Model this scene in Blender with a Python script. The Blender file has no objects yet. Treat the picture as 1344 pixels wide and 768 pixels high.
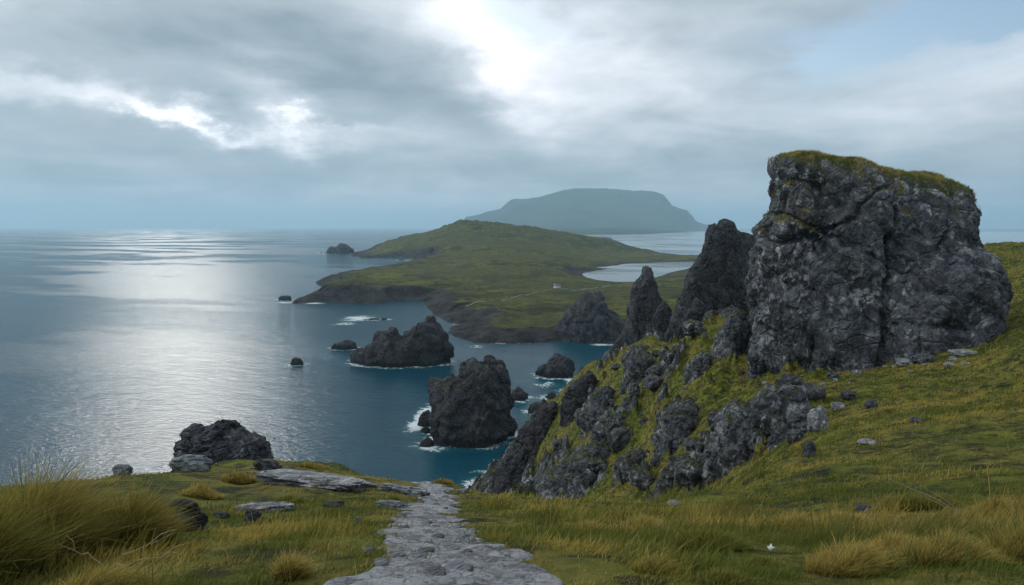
import bpy, math, numpy as np
from mathutils import Vector
R = math.radians
sc = bpy.context.scene
col = sc.collection
# ------------------------------------------------------------------ camera
W, H, F = 1344.0, 768.0, 892.0
CAMZ = 82.0
HORIZON = 298.0
PITCH = math.atan((384 - HORIZON) / F)
cam_d = bpy.data.cameras.new('camera'); cam = bpy.data.objects.new('camera', cam_d); col.objects.link(cam)
cam_d.sensor_width = 36; cam_d.lens = 36 * F / W
cam_d.clip_start = 0.05; cam_d.clip_end = 300000
cam.location = (0, 0, CAMZ); cam.rotation_euler = (R(90) - PITCH, 0, 0)
sc.camera = cam
CP, SP = math.cos(PITCH), math.sin(PITCH)

def P(px, py, Y):
    """world point at distance Y ahead of the view point, seen under picture direction px,py"""
    u = (px - 672) / F; v = (384 - py) / F
    dx, dy, dz = u, CP + v * SP, -SP + v * CP
    t = Y / dy
    return np.array([dx * t, Y, CAMZ + dz * t])

def sea_pt(px, py):
    u = (px - 672) / F; v = (384 - py) / F
    dy, dz = CP + v * SP, -SP + v * CP
    t = -CAMZ / dz
    return np.array([u * t, dy * t])

# ------------------------------------------------------------------ numpy noise
def _h(ix, iy, iz, s):
    h = (ix.astype(np.uint32) * np.uint32(374761393) + iy.astype(np.uint32) * np.uint32(668265263)
         + iz.astype(np.uint32) * np.uint32(2147483647) + np.uint32((s * 974634777 + 12345) & 0xffffffff))
    h = (h ^ (h >> np.uint32(13))) * np.uint32(1274126177)
    h = (h ^ (h >> np.uint32(16))) * np.uint32(2246822519)
    return h ^ (h >> np.uint32(15))

def vnoise(x, y, z=None, s=0):
    """smooth gradient-like value noise in [-1,1]"""
    if z is None: z = np.zeros_like(x)
    fx, fy, fz = np.floor(x), np.floor(y), np.floor(z)
    ix, iy, iz = fx.astype(np.int64), fy.astype(np.int64), fz.astype(np.int64)
    x = (x - fx).astype(np.float32); y = (y - fy).astype(np.float32); z = (z - fz).astype(np.float32)
    u = x * x * x * (x * (x * 6 - 15) + 10); v = y * y * y * (y * (y * 6 - 15) + 10); w = z * z * z * (z * (z * 6 - 15) + 10)
    def g(a, b, c):
        h = _h(ix + a, iy + b, iz + c, s)
        gx = (h & np.uint32(1023)).astype(np.float32) / 511.5 - 1
        gy = ((h >> np.uint32(10)) & np.uint32(1023)).astype(np.float32) / 511.5 - 1
        gz = ((h >> np.uint32(20)) & np.uint32(1023)).astype(np.float32) / 511.5 - 1
        return gx * (x - a) + gy * (y - b) + gz * (z - c)
    r = 0
    for c, wc in ((0, 1 - w), (1, w)):
        for b, wb in ((0, 1 - v), (1, v)):
            r = r + wc * wb * ((1 - u) * g(0, b, c) + u * g(1, b, c))
    return r * 1.4

def fbm(x, y, z=None, o=5, s=0, gain=.5, ridged=False):
    r, a, f, t = 0, 1.0, 1.0, 0
    for k in range(o):
        n = vnoise(x * f, y * f, None if z is None else z * f, s + k * 17)
        if ridged: n = 1 - 2 * np.abs(n)
        r = r + a * n; t += a; a *= gain; f *= 2.03
    return r / t

def worley(x, y, z, s=0):
    fx, fy, fz = np.floor(x), np.floor(y), np.floor(z)
    ix, iy, iz = fx.astype(np.int64), fy.astype(np.int64), fz.astype(np.int64)
    x = (x - fx).astype(np.float32); y = (y - fy).astype(np.float32); z = (z - fz).astype(np.float32)
    F1 = np.full(x.shape, 9., np.float32); F2 = F1.copy(); ID = np.zeros(x.shape, np.float32)
    for a in (-1, 0, 1):
        for b in (-1, 0, 1):
            for c in (-1, 0, 1):
                h = _h(ix + a, iy + b, iz + c, s)
                dx = a + (h & np.uint32(1023)).astype(np.float32) / 1023 - x
                dy = b + ((h >> np.uint32(10)) & np.uint32(1023)).astype(np.float32) / 1023 - y
                dz = c + ((h >> np.uint32(20)) & np.uint32(1023)).astype(np.float32) / 1023 - z
                d = np.sqrt(dx * dx + dy * dy + dz * dz)
                near = d < F1
                F2 = np.where(near, F1, np.minimum(F2, d))
                ID = np.where(near, (_h(ix + a, iy + b, iz + c, s + 5) & np.uint32(65535)).astype(np.float32) / 65535, ID)
                F1 = np.where(near, d, F1)
    return F1, F2, ID

def sstep(a, b, x):
    t = np.clip((x - a) / (b - a), 0, 1); return t * t * (3 - 2 * t)

# ------------------------------------------------------------------ mesh helpers
def link(o, parent=None):
    col.objects.link(o)
    if parent is not None: o.parent = parent
    return o

def raw_mesh(name, co, faces, mat, parent=None, smooth=True, attrs=None, colors=None, origin=None):
    co = np.asarray(co, np.float32).reshape(-1, 3)
    if origin is not None: co = co - np.asarray(origin, np.float32)
    faces = np.asarray(faces, np.int32)
    n = faces.shape[1]
    me = bpy.data.meshes.new(name)
    me.vertices.add(len(co)); me.vertices.foreach_set('co', co.ravel())
    me.loops.add(faces.size); me.loops.foreach_set('vertex_index', faces.ravel())
    me.polygons.add(len(faces)); me.polygons.foreach_set('loop_start', np.arange(0, faces.size, n, dtype=np.int32))
    me.update(calc_edges=True)
    if smooth: me.polygons.foreach_set('use_smooth', np.ones(len(faces), bool))
    for k, v in (attrs or {}).items():
        a = me.attributes.new(k, 'FLOAT', 'POINT'); a.data.foreach_set('value', np.asarray(v, np.float32).ravel())
    for k, v in (colors or {}).items():
        a = me.attributes.new(k, 'FLOAT_COLOR', 'POINT'); a.data.foreach_set('color', np.asarray(v, np.float32).ravel())
    if mat: me.materials.append(mat)
    o = bpy.data.objects.new(name, me)
    if origin is not None: o.location = [float(c) for c in origin]
    return link(o, parent)

def grid_faces(nu, nv):
    i = np.arange(nu * nv).reshape(nu, nv)
    return np.stack([i[:-1, :-1], i[1:, :-1], i[1:, 1:], i[:-1, 1:]], -1).reshape(-1, 4)

def tag(o, label=None, cat=None, group=None, kind=None):
    if label: o['label'] = label
    if cat: o['category'] = cat
    if group: o['group'] = group
    if kind: o['kind'] = kind
    return o

# ------------------------------------------------------------------ node helper
class N:
    def __init__(s, tree): s.t = tree
    def new(s, ty, **kw):
        n = s.t.nodes.new(ty)
        for k, v in kw.items(): setattr(n, k, v)
        return n
    def put(s, sock, v):
        if isinstance(v, bpy.types.NodeSocket): s.t.links.new(v, sock)
        elif v is not None:
            if isinstance(v, (tuple, list)) and sock.type == 'RGBA' and len(v) == 3: v = (*v, 1)
            sock.default_value = v
    def m(s, op, a, b=None, c=None, clamp=False):
        n = s.new('ShaderNodeMath', operation=op, use_clamp=clamp)
        for i, v in enumerate((a, b, c)):
            if v is not None: s.put(n.inputs[i], v)
        return n.outputs[0]
    def vm(s, op, a, b=None, out=0):
        n = s.new('ShaderNodeVectorMath', operation=op)
        s.put(n.inputs[0], a)
        if b is not None:
            if op == 'SCALE': s.put(n.inputs['Scale'], b)
            else: s.put(n.inputs[1], b)
        return n.outputs['Value' if op in ('DOT_PRODUCT', 'LENGTH', 'DISTANCE') else 'Vector']
    def noise(s, vec, scale, detail=4, rough=.5, dist=0., out='Fac'):
        n = s.new('ShaderNodeTexNoise'); s.put(n.inputs['Vector'], vec)
        for k, v in (('Scale', scale), ('Detail', detail), ('Roughness', rough), ('Distortion', dist)): s.put(n.inputs[k], v)
        return n.outputs[out]
    def voro(s, vec, scale, feature='F1', out='Distance', rand=1.):
        n = s.new('ShaderNodeTexVoronoi', feature=feature); s.put(n.inputs['Vector'], vec); s.put(n.inputs['Scale'], scale)
        s.put(n.inputs['Randomness'], rand)
        return n.outputs[out]
    def map(s, v, a, b, c=0., d=1., smooth=True):
        n = s.new('ShaderNodeMapRange', interpolation_type='SMOOTHSTEP' if smooth else 'LINEAR')
        s.put(n.inputs[0], v)
        for i, q in enumerate((a, b, c, d)): s.put(n.inputs[i + 1], q)
        return n.outputs[0]
    def mix(s, f, a, b, bt='MIX'):
        n = s.new('ShaderNodeMix', data_type='RGBA', blend_type=bt)
        s.put(n.inputs[0], f); s.put(n.inputs[6], a); s.put(n.inputs[7], b)
        return n.outputs[2]
    def ramp(s, f, stops):
        n = s.new('ShaderNodeValToRGB'); s.put(n.inputs[0], f)
        e = n.color_ramp.elements
        while len(e) < len(stops): e.new(.5)
        for i, (p, c) in enumerate(stops): e[i].position = p; e[i].color = (*c, 1)
        return n.outputs[0]
    def attr(s, name, out='Fac'):
        n = s.new('ShaderNodeAttribute', attribute_name=name); return n.outputs[out]
    def bump(s, h, strength, dist, normal=None):
        n = s.new('ShaderNodeBump'); s.put(n.inputs['Height'], h); s.put(n.inputs['Strength'], strength); s.put(n.inputs['Distance'], dist)
        if normal is not None: s.put(n.inputs['Normal'], normal)
        return n.outputs[0]

def material(name):
    m = bpy.data.materials.new(name); m.use_nodes = True
    t = m.node_tree; b = t.nodes['Principled BSDF']
    return m, N(t), b

def world_pos(n):
    g = n.new('ShaderNodeNewGeometry'); return g.outputs['Position'], g.outputs['Normal']

def rock_color(n, pos, nrm, sc_, dark, mid, lichen, lich_amt, moss_amt, wet=False):
    """returns colour, bump normal, moss factor; sc_ = metres per pattern unit"""
    w = n.noise(pos, .35 / sc_, 3, out='Color')
    warp = n.vm('ADD', pos, n.vm('SCALE', n.vm('SUBTRACT', w, (.5, .5, .5)), 1.6 * sc_))
    n1 = n.noise(warp, .5 / sc_, 8, .62)
    n2 = n.noise(warp, 3.1 / sc_, 6, .6)
    c = n.mix(n.map(n1, .35, .68), dark, mid)
    c = n.mix(n.map(n2, .5, .75, 0, .55), c, tuple(x * 1.8 for x in mid))
    big = n.noise(warp, .13 / sc_, 3)
    c = n.mix(n.map(big, .52, .68, 0, .45), c, (dark[0] * 1.5, dark[1] * 1.15, dark[2] * .95))
    l = n.m('MULTIPLY', n.map(n.noise(warp, 1.3 / sc_, 9, .68), .62 - .16 * lich_amt, .72 - .12 * lich_amt), n.map(n.noise(pos, .22 / sc_, 3), .3, .62))
    c = n.mix(n.m('MULTIPLY', l, min(1, .35 + lich_amt)), c, lichen)
    st = n.noise(n.vm('MULTIPLY', warp, (1., 1., .16)), 2.2 / sc_, 5, .6)
    c = n.mix(n.map(st, .6, .75, 0, .4), c, tuple(x * .45 for x in dark))
    sep = n.new('ShaderNodeSeparateXYZ'); n.put(sep.inputs[0], nrm)
    mn = n.noise(warp, .8 / sc_, 7, .6)
    mo = n.m('ADD', sep.outputs[2], n.m('MULTIPLY', n.m('SUBTRACT', mn, .5), 1.5))
    mf = n.map(mo, 1.02 - .55 * moss_amt, 1.2 - .55 * moss_amt)
    mf = n.m('MULTIPLY', mf, min(1., moss_amt * 2))
    gcol = n.mix(n.map(n.noise(pos, 2.3 / sc_, 5, .6), .35, .65), (.022, .034, .010), (.085, .085, .026))
    c = n.mix(mf, c, gcol)
    if wet:
        sp = n.new('ShaderNodeSeparateXYZ'); n.put(sp.inputs[0], world_pos(n)[0])
        zz = n.m('ADD', sp.outputs[2], n.m('MULTIPLY', n.m('SUBTRACT', n1, .5), 5.))
        wf = n.map(zz, 1.5, 4.2, 1, 0)
        c = n.mix(n.m('MULTIPLY', wf, .8), c, (.008, .009, .009))
    hgt = n.m('ADD', n.m('MULTIPLY', n1, 1.0), n.m('MULTIPLY', n2, .32))
    vc = n.voro(warp, .75 / sc_, 'DISTANCE_TO_EDGE')
    hgt = n.m('ADD', hgt, n.m('MULTIPLY', n.map(vc, 0, .09), .16))
    vc2 = n.voro(n.vm('MULTIPLY', warp, (1.3, 1.3, .7)), 2.6 / sc_, 'DISTANCE_TO_EDGE')
    hgt = n.m('ADD', hgt, n.m('MULTIPLY', n.map(vc2, 0, .1), .07))
    nn = n.noise(pos, 14 / sc_, 5, .7)
    hgt = n.m('ADD', hgt, n.m('MULTIPLY', nn, .09))
    bn = n.bump(hgt, 1.0, 1.15 * sc_)
    return c, bn, mf

def rock_mat(name, sc_=1., dark=(.020, .023, .028), mid=(.075, .082, .095), lichen=(.30, .33, .34), lich=.4, moss=.4, wet=False, tint=None):
    m, n, b = material(name)
    tc = n.new('ShaderNodeTexCoord')
    g = n.new('ShaderNodeNewGeometry')
    c, bn, mf = rock_color(n, tc.outputs['Object'], g.outputs['Normal'], sc_, dark, mid, lichen, lich, moss, wet)
    n.put(b.inputs['Base Color'], c); n.put(b.inputs['Normal'], bn)
    n.put(b.inputs['Roughness'], .82); n.put(b.inputs['Specular IOR Level'], .3)
    return m

def grass_color(n, pos, far=False):
    a = n.noise(pos, .9 if not far else .02, 6, .6)
    b_ = n.noise(pos, .16 if not far else .0045, 5, .58)
    c_ = n.noise(pos, 5.5 if not far else .11, 6, .65)
    g1 = n.mix(n.map(a, .38, .60), (.040, .060, .009), (.155, .175, .020))
    g2 = n.mix(n.map(c_, .38, .62), (.13, .125, .024), (.27, .225, .05))
    c = n.mix(n.map(b_, .44, .58, 0, .85 if not far else .6), g1, g2 if not far else n.mix(.45, g2, (.06, .075, .03)))
    c = n.mix(n.map(n.noise(pos, 2.1 if not far else .013, 5, .6), .53, .62, 0, .85), c, (.024, .025, .011))
    return n.mix(n.map(n.noise(pos, 1.3 if not far else .05, 8, .72), .47, .60, 0, .85), c, (.020, .026, .009))

# ------------------------------------------------------------------ NEAR HEADLAND heightfield
YO = 6.0   # the fan of the grid starts this far behind the view point
ctrl = []
def c_(px, py, Y):
    w = P(px, py, Y); ctrl.append((w[0] / (Y + YO), math.log(Y + YO), (w[2] - CAMZ) / (Y + YO)))
def w_(X, Y, z):       # z relative to the eye
    ctrl.append((X / (Y + YO), math.log(Y + YO), z / (Y + YO)))
for X in (-9, -6, -3, 0, 3, 6, 9, 14): w_(X, -1.5 - .1 * abs(X) * 0, -1.55); w_(X, .5, -1.66 + .02 * max(X, 0))
NEAR = """-150,768,3.6 -150,700,6 -150,660,9
0,768,3.5 0,715,5.4 0,668,9 0,643,12.5
150,768,3.4 150,700,5.8 150,652,10 150,630,16
300,768,3.4 300,700,5.8 300,650,11 300,618,18 300,610,22
450,768,3.3 450,700,5.7 450,650,11.5 450,617,19 450,611,22
570,768,3.3 570,700,5.6 570,670,9 575,655,13 560,640,18
620,700,5.8 620,655,14 600,642,18
680,768,3.4 680,700,5.9 690,672,10 690,656,15
800,768,3.4 800,720,5.1 800,683,8.3 800,661,13
900,768,3.4 900,705,6.3 900,668,11 890,655,16
1000,768,3.4 1000,700,6.6 1000,652,12 1000,618,22
1100,768,3.4 1100,700,6.5 1100,640,12 1100,590,22 1080,566,30
1200,768,3.3 1200,700,6.2 1200,645,10.5 1200,600,16 1200,545,29
1340,768,3.2 1340,700,5.6 1340,640,9.5 1340,600,14 1340,540,25 1340,460,45
1500,700,5.5 1500,600,13 1500,480,34 1500,380,70
650,655,58 700,655,72
760,652,92 760,600,108 760,550,127 770,500,148 776,478,160
700,640,128 690,600,150 700,560,172 720,535,186
640,642,178 628,640,192 660,610,186
850,650,66 850,600,79 850,550,93 850,500,108 850,462,126 850,446,138
930,636,48 930,600,56 930,560,66 930,500,80 930,450,96 930,425,106
1000,604,38 1000,570,45 1000,530,60 985,510,76 1050,506,68
900,470,98 1090,555,36 1100,520,48 1100,492,66
1200,500,46 1200,478,62 1300,500,40 1300,462,57 1320,400,82 1330,345,104 1290,322,120 1344,321,118 1420,326,118
1150,470,76 1010,440,92 1020,420,104"""
for tok in NEAR.split():
    c_(*[float(v) for v in tok.split(',')])
# hidden hollows and seaward drops (X, Y, z below eye)
for px, Y, z in [(-150, 22, -12), (0, 22, -13.5), (150, 25, -14), (300, 31, -17), (450, 31, -17.5), (560, 28, -15.5), (620, 27, -15), (690, 24, -13.5),
                 (800, 22, -12), (890, 25, -13.2), (-150, 60, -48), (0, 60, -50), (150, 60, -48), (300, 62, -46), (450, 62, -45), (560, 62, -42), (640, 42, -23),
                 (-150, 110, -90), (0, 110, -90), (150, 110, -90), (300, 110, -90), (450, 110, -88), (560, 110, -80), (600, 160, -90), (540, 160, -92),
                 (700, 45, -26), (760, 42, -24), (760, 66, -34), (850, 42, -21.5), (700, 95, -48), (640, 100, -56), (640, 140, -72), (600, 240, -95), (620, 222, -88),
                 (930, 30, -13.8), (1000, 29, -11.0),
                 (640, 250, -95), (700, 235, -88), (770, 200, -66), (770, 240, -92), (850, 170, -45), (850, 230, -88), (930, 140, -32), (930, 220, -86),
                 (1010, 130, -24), (1010, 170, -42), (1010, 230, -86), (1150, 100, -11), (1150, 150, -25), (1150, 230, -85),
                 (1330, 140, -6), (1330, 180, -25), (1330, 250, -85), (1450, 150, -9), (1450, 250, -85), (1600, 110, -3), (1600, 250, -80),
                 (-150, 330, -95), (150, 330, -95), (450, 330, -95), (672, 330, -95), (900, 330, -95), (1150, 330, -95), (1400, 330, -95), (1600, 330, -95)]:
    w_((px - 672) / F * Y, Y, z)
ctrl = np.array(ctrl)
AS, LS = 2.2, 1.0
cp = ctrl[:, :2] * [AS, LS]
def _phi(r): return np.sqrt(r * r + .0009)
D = _phi(np.linalg.norm(cp[:, None] - cp[None], axis=2))
nC = len(ctrl); A = np.zeros((nC + 3, nC + 3)); A[:nC, :nC] = D + np.eye(nC) * -0.0008
A[:nC, nC] = 1; A[:nC, nC + 1:] = cp; A[nC, :nC] = 1; A[nC + 1:, :nC] = cp.T
rhs = np.zeros(nC + 3); rhs[:nC] = ctrl[:, 2]
wts = np.linalg.solve(A, rhs)

NA, NL = 1050, 1250
A0, A1 = -1.45, 1.5
L0, L1 = math.log(2.2), math.log(345 + YO)
ga = np.linspace(A0, A1, NA); gl = np.linspace(L0, L1, NL)
# coarse evaluation of the smooth base, then bilinear to fine
ca = np.linspace(A0, A1, 330); cl = np.linspace(L0, L1, 400)
CA, CL = np.meshgrid(ca, cl, indexing='ij')
S = np.zeros_like(CA) + wts[nC] + wts[nC + 1] * CA * AS + wts[nC + 2] * CL * LS
for i in range(nC):
    S += wts[i] * _phi(np.hypot(CA * AS - cp[i, 0], CL * LS - cp[i, 1]))
def bil(G, x0, x1, y0, y1, x, y):
    nx, ny = G.shape
    u = np.clip((x - x0) / (x1 - x0) * (nx - 1), 0, nx - 1.001); v = np.clip((y - y0) / (y1 - y0) * (ny - 1), 0, ny - 1.001)
    i = u.astype(int); j = v.astype(int); fu = u - i; fv = v - j
    return G[i, j] * (1 - fu) * (1 - fv) + G[i + 1, j] * fu * (1 - fv) + G[i, j + 1] * (1 - fu) * fv + G[i + 1, j + 1] * fu * fv
GA, GL = np.meshgrid(ga, gl, indexing='ij')
YY = np.exp(GL) - YO; XX = GA * np.exp(GL)
base = bil(S, A0, A1, L0, L1, GA, GL) * np.exp(GL)
Yp = np.maximum(YY, 0)

# path line
PATH = [(608, 900, 2.2, .46), (610, 768, 3.3, .46), (592, 735, 4.2, .45), (572, 700, 5.6, .43), (556, 685, 7.2, .37), (562, 670, 9., .34), (574, 660, 11.5, .30), (576, 651, 14., .30), (560, 643, 17, .36), (545, 638, 18.5, .42)]
pth = np.array([[P(a, b, y)[0], y, w] for a, b, y, w in PATH])
pp = np.vstack([[pth[0, 0] + .05, .2, .6], [pth[0, 0] + .1, -2, .6], pth])
pp = pp[np.argsort(pp[:, 1])]
pxy_y = np.linspace(pp[0, 1], pp[-1, 1], 400)
def smooth1(a, k):
    ker = np.hanning(k + 2)[1:-1]; ker /= ker.sum()
    return np.convolve(np.pad(a, k // 2, mode='edge'), ker, 'valid')[:len(a)]
pc = smooth1(np.interp(pxy_y, pp[:, 1], pp[:, 0]), 31); pw = smooth1(np.interp(pxy_y, pp[:, 1], pp[:, 2]), 31)
def path_rel(X, Y):
    """signed distance outside the path edge, metres"""
    c = np.interp(Y, pxy_y, pc); w = np.interp(Y, pxy_y, pw)
    wob = vnoise(X * 1.6, Y * 1.6, s=3) * .36 + vnoise(X * 5, Y * 5, s=4) * .13 + .05
    d = np.abs(X - c) - w - wob * (.6 + .4 * np.minimum(w / .4, 1))
    return np.where(Y > pxy_y[-1], d + (Y - pxy_y[-1]), d)
prel = path_rel(XX, YY)

# rock share of the ground
gy = np.gradient(base, axis=1) / np.maximum(np.gradient(YY, axis=1), 1e-4)
gx = np.gradient(base, axis=0) / np.maximum(np.gradient(XX, axis=0), 1e-4)
slope = np.hypot(gx, gy)
farw = sstep(28, 48, YY)
n_big = fbm(XX * .045 + 3, YY * .045, base * .03, 4, 11)
n_mid = fbm(XX * .13 - YY * .05, YY * .10 + XX * .06, base * .12, 5, 23)
low = sstep(-42, -62, base + n_big * 16)
pxh = XX / np.maximum(YY, 1) * F + 672
rock = np.clip(low * 1.3 + (n_mid * 1.3 + n_big * .6 + fbm(XX * .42, YY * .3 + XX * .1, base * .3, 4, 24) * .9 - .31) * 3.0 + (slope - .6) * .8, 0, 1) * farw
hillright = sstep(1045, 1110, pxh) * sstep(-30, -22, base)
rock = rock * (1 - hillright)
rock = sstep(.25, .75, rock)
bl_ = fbm(XX * .5, YY * .5, base * .5, 4, 77)
F1_, F2_, ID_ = worley(XX * .17 + n_mid, YY * .15 + n_mid, base * .17, 7)
blk = (ID_ - .35) * (1 - np.exp(-(F2_ - F1_) / .1))
F1b, F2b, IDb = worley(XX * .55 + n_mid * 2, YY * .5, base * .55, 9)
blk2 = (IDb - .4) * (1 - np.exp(-(F2b - F1b) / .12))
F1c, F2c, IDc = worley(XX * 1.3 + bl_, YY * 1.3, base * 1.3, 10)
disp = rock * (blk * 2.6 + blk2 * 1.5 + (IDc - .4) * .45 * (1 - np.exp(-(F2c - F1c) / .12)) + fbm(XX * .3, YY * .3, base * .3, 6, 31, ridged=True) * .9 + .7)
soft = fbm(XX * .11, YY * .11, None, 4, 41) * 1.3 * sstep(14, 45, YY) * (1 - .45 * hillright)
soft += fbm(XX * .28 + YY * .1, YY * .22, None, 5, 43, .55, ridged=True) * 1.0 * sstep(26, 50, YY) * (1 - hillright)
soft += fbm(XX * .7, YY * .7, None, 4, 51) * np.clip(.03 + YY * .009, .03, .42)
soft += fbm(XX * .30, YY * .30, None, 3, 52) * np.clip(YY * .012, 0, .5)
soft += fbm(XX * 2.6, YY * 2.6, None, 3, 61) * np.clip(.012 + YY * .001, .01, .06) * (prel > 0)
hz = base + disp + soft
# foreground lip follows the control line closely; hummocks only
hz -= .05 * sstep(.05, -.15, prel)
hz = np.maximum(hz, -CAMZ - 9 + fbm(XX * .05, YY * .05, None, 3, 71))
ZN = hz + CAMZ
def ground(x, y):
    x = np.asarray(x, float); y = np.asarray(y, float)
    e = np.maximum(y + YO, .5)
    return bil(ZN, A0, A1, L0, L1, x / e, np.log(e))
def rock_at(x, y):
    e = np.maximum(np.asarray(y, float) + YO, .5)
    return bil(rock, A0, A1, L0, L1, x / e, np.log(e))
def hit(px, py, ymin=2.):
    ys = np.exp(np.linspace(math.log(ymin), math.log(330), 6000))
    u = (px - 672) / F; v = (384 - py) / F
    t = ys / (CP + v * SP)
    z = CAMZ + (-SP + v * CP) * t
    g = ground(u * t, ys)
    k = np.argmax(z < g)
    if not (z < g).any(): k = -1
    return np.array([u * t[k], ys[k], g[k]])

m_ground, n, b = material('headland_turf_and_rock')
pos, nrm = world_pos(n)
rk, bn, _ = rock_color(n, pos, nrm, 2.2, (.024, .027, .033), (.105, .115, .132), (.42, .45, .46), .75, .5, wet=True)
gc = grass_color(n, pos)
rf = n.attr('rock')
rf = n.map(n.m('ADD', rf, n.m('MULTIPLY', n.m('SUBTRACT', n.noise(pos, 1.4, 6, .65), .5), .9)), .4, .6)
n.put(b.inputs['Base Color'], n.mix(rf, gc, rk))
gb = n.bump(n.m('ADD', n.noise(pos, 3.5, 8, .7), n.m('MULTIPLY', n.noise(n.vm('MULTIPLY', pos, (1., 1., .3)), 19., 4, .7), .35)), .9, .35)
nm = n.new('ShaderNodeMix', data_type='VECTOR'); n.put(nm.inputs[0], rf); n.put(nm.inputs[4], gb); n.put(nm.inputs[5], bn)
n.put(b.inputs['Normal'], nm.outputs[1]); n.put(b.inputs['Roughness'], .9); n.put(b.inputs['Specular IOR Level'], .15)

ter = raw_mesh('ground', np.stack([XX, YY, ZN], -1), grid_faces(NA, NL), m_ground, attrs={'rock': rock})
tag(ter, 'grassy headland and craggy green slope falling to the sea', None, kind='structure')

# ------------------------------------------------------------------ PATH
m_path, n, b = material('gravel_path')
pos, nrm = world_pos(n)
v1 = n.voro(pos, 38, 'F1', 'Color'); sepc = n.new('ShaderNodeSeparateColor'); n.put(sepc.inputs[0], v1)
pc_ = n.mix(n.map(n.noise(pos, 4.5, 9, .72), .38, .62), (.075, .080, .090), (.27, .28, .30))
pc_ = n.mix(n.map(sepc.outputs[0], .55, 1., 0, .6), pc_, (.34, .35, .37))
pc_ = n.mix(n.map(sepc.outputs[1], .6, 1., 0, .6), pc_, (.035, .036, .04))
pc_ = n.mix(n.map(n.noise(pos, 1.9, 7, .7), .52, .64, 0, .75), pc_, (.050, .048, .036))
v6 = n.voro(n.vm('ADD', pos, n.vm('SCALE', n.noise(pos, 5, 4, .6, out='Color'), .12)), 5.5, 'F1', 'Color'); s6 = n.new('ShaderNodeSeparateColor'); n.put(s6.inputs[0], v6)
e6 = n.voro(n.vm('ADD', pos, n.vm('SCALE', n.noise(pos, 5, 4, .6, out='Color'), .12)), 5.5, 'DISTANCE_TO_EDGE')
slabf = n.m('MULTIPLY', n.map(s6.outputs[0], .58, .62), n.map(e6, .02, .07))
pc_ = n.mix(n.m('MULTIPLY', slabf, .75), pc_, n.mix(n.map(n.noise(pos, 12, 7, .7), .35, .65), (.22, .23, .25), (.40, .41, .43)))
pc_ = n.mix(n.m('MULTIPLY', n.map(e6, .03, .0), .5), pc_, (.045, .046, .044))
n.put(b.inputs['Base Color'], pc_)
hh = n.m('ADD', n.m('MULTIPLY', n.voro(pos, 26, 'DISTANCE_TO_EDGE'), 1.3), n.m('MULTIPLY', n.noise(pos, 60, 4, .7), .4))
hh = n.m('ADD', hh, n.m('MULTIPLY', n.noise(pos, 9, 8, .72), 2.4))
n.put(b.inputs['Normal'], n.bump(hh, .9, .03)); n.put(b.inputs['Roughness'], .85)
ny, nx = 1500, 220
py_ = np.exp(np.linspace(math.log(1.0 + 1), math.log(pxy_y[-1] + 1.5 + 1), ny)) - 1
tt = np.linspace(-1, 1, nx)
PYY, PT = np.meshgrid(py_, tt, indexing='ij')
PXX = np.interp(PYY, pxy_y, pc) + PT * (np.interp(PYY, pxy_y, pw) + .42)
pr = path_rel(PXX, PYY)
F1p, F2p, IDp = worley(PXX * 4.2, PYY * 4.2, PXX * 0, 77)
F1q, F2q, IDq = worley(PXX * 13, PYY * 13, PXX * 0, 78)
peb = (IDp > .45) * np.clip((F2p - F1p) * 2.2, 0, .7) * .012 + np.clip((F2q - F1q) * 2, 0, .8) * .010 * IDq
zp = ground(PXX, PYY) + .040 - .14 * sstep(-.12, .10, pr) + peb * sstep(.05, -.12, pr) + fbm(PXX * 1.3, PYY * 1.3, None, 3, 5) * .015
o = raw_mesh('path', np.stack([PXX, PYY, zp], -1), grid_faces(ny, nx), m_path)
tag(o, 'worn grey gravel footpath running down between the grass', None, kind='structure')

# ------------------------------------------------------------------ SEA
def rr(lst): return [tuple(map(float, t.split(','))) for t in lst.split()]
COAST = rr("1010,425 960,432 880,441 830,447 780,446 740,447 700,450 660,451 625,449 600,440 598,431 612,427 590,419 572,409 563,396 535,393 494,398 438,396 388,398 398,390 425,383 430,375 422,369 440,362 470,357 500,352 533,347 558,343 556,339.5 524,337.5 477,338.5 463,334.5 475,331 520,325 575,321 640,317 700,315 760,314 797,313 828,327 867,332.5 904,335.5 1010,338 1010,344 904,343.5 877,344 823,346.5 800,350 775,351 800,353 765,358.5 773,367 813,370.5 838,369.5 877,358 904,352.5 1010,350")
cw = np.array([sea_pt(*p) for p in COAST])
def poly_sd(X, Y, poly):
    """signed distance, positive inside"""
    d = np.full(X.shape, 1e9); ins = np.zeros(X.shape, bool)
    for i in range(len(poly)):
        ax, ay = poly[i]; bx, by = poly[(i + 1) % len(poly)]
        ex, ey = bx - ax, by - ay
        t = np.clip(((X - ax) * ex + (Y - ay) * ey) / (ex * ex + ey * ey + 1e-9), 0, 1)
        d = np.minimum(d, (X - ax - ex * t) ** 2 + (Y - ay - ey * t) ** 2)
        cr = ((ay > Y) != (by > Y)) & (X < (bx - ax) * (Y - ay) / ((by - ay) if by != ay else 1e-9) + ax)
        ins ^= cr
    return np.where(ins, 1, -1) * np.sqrt(d)

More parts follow.
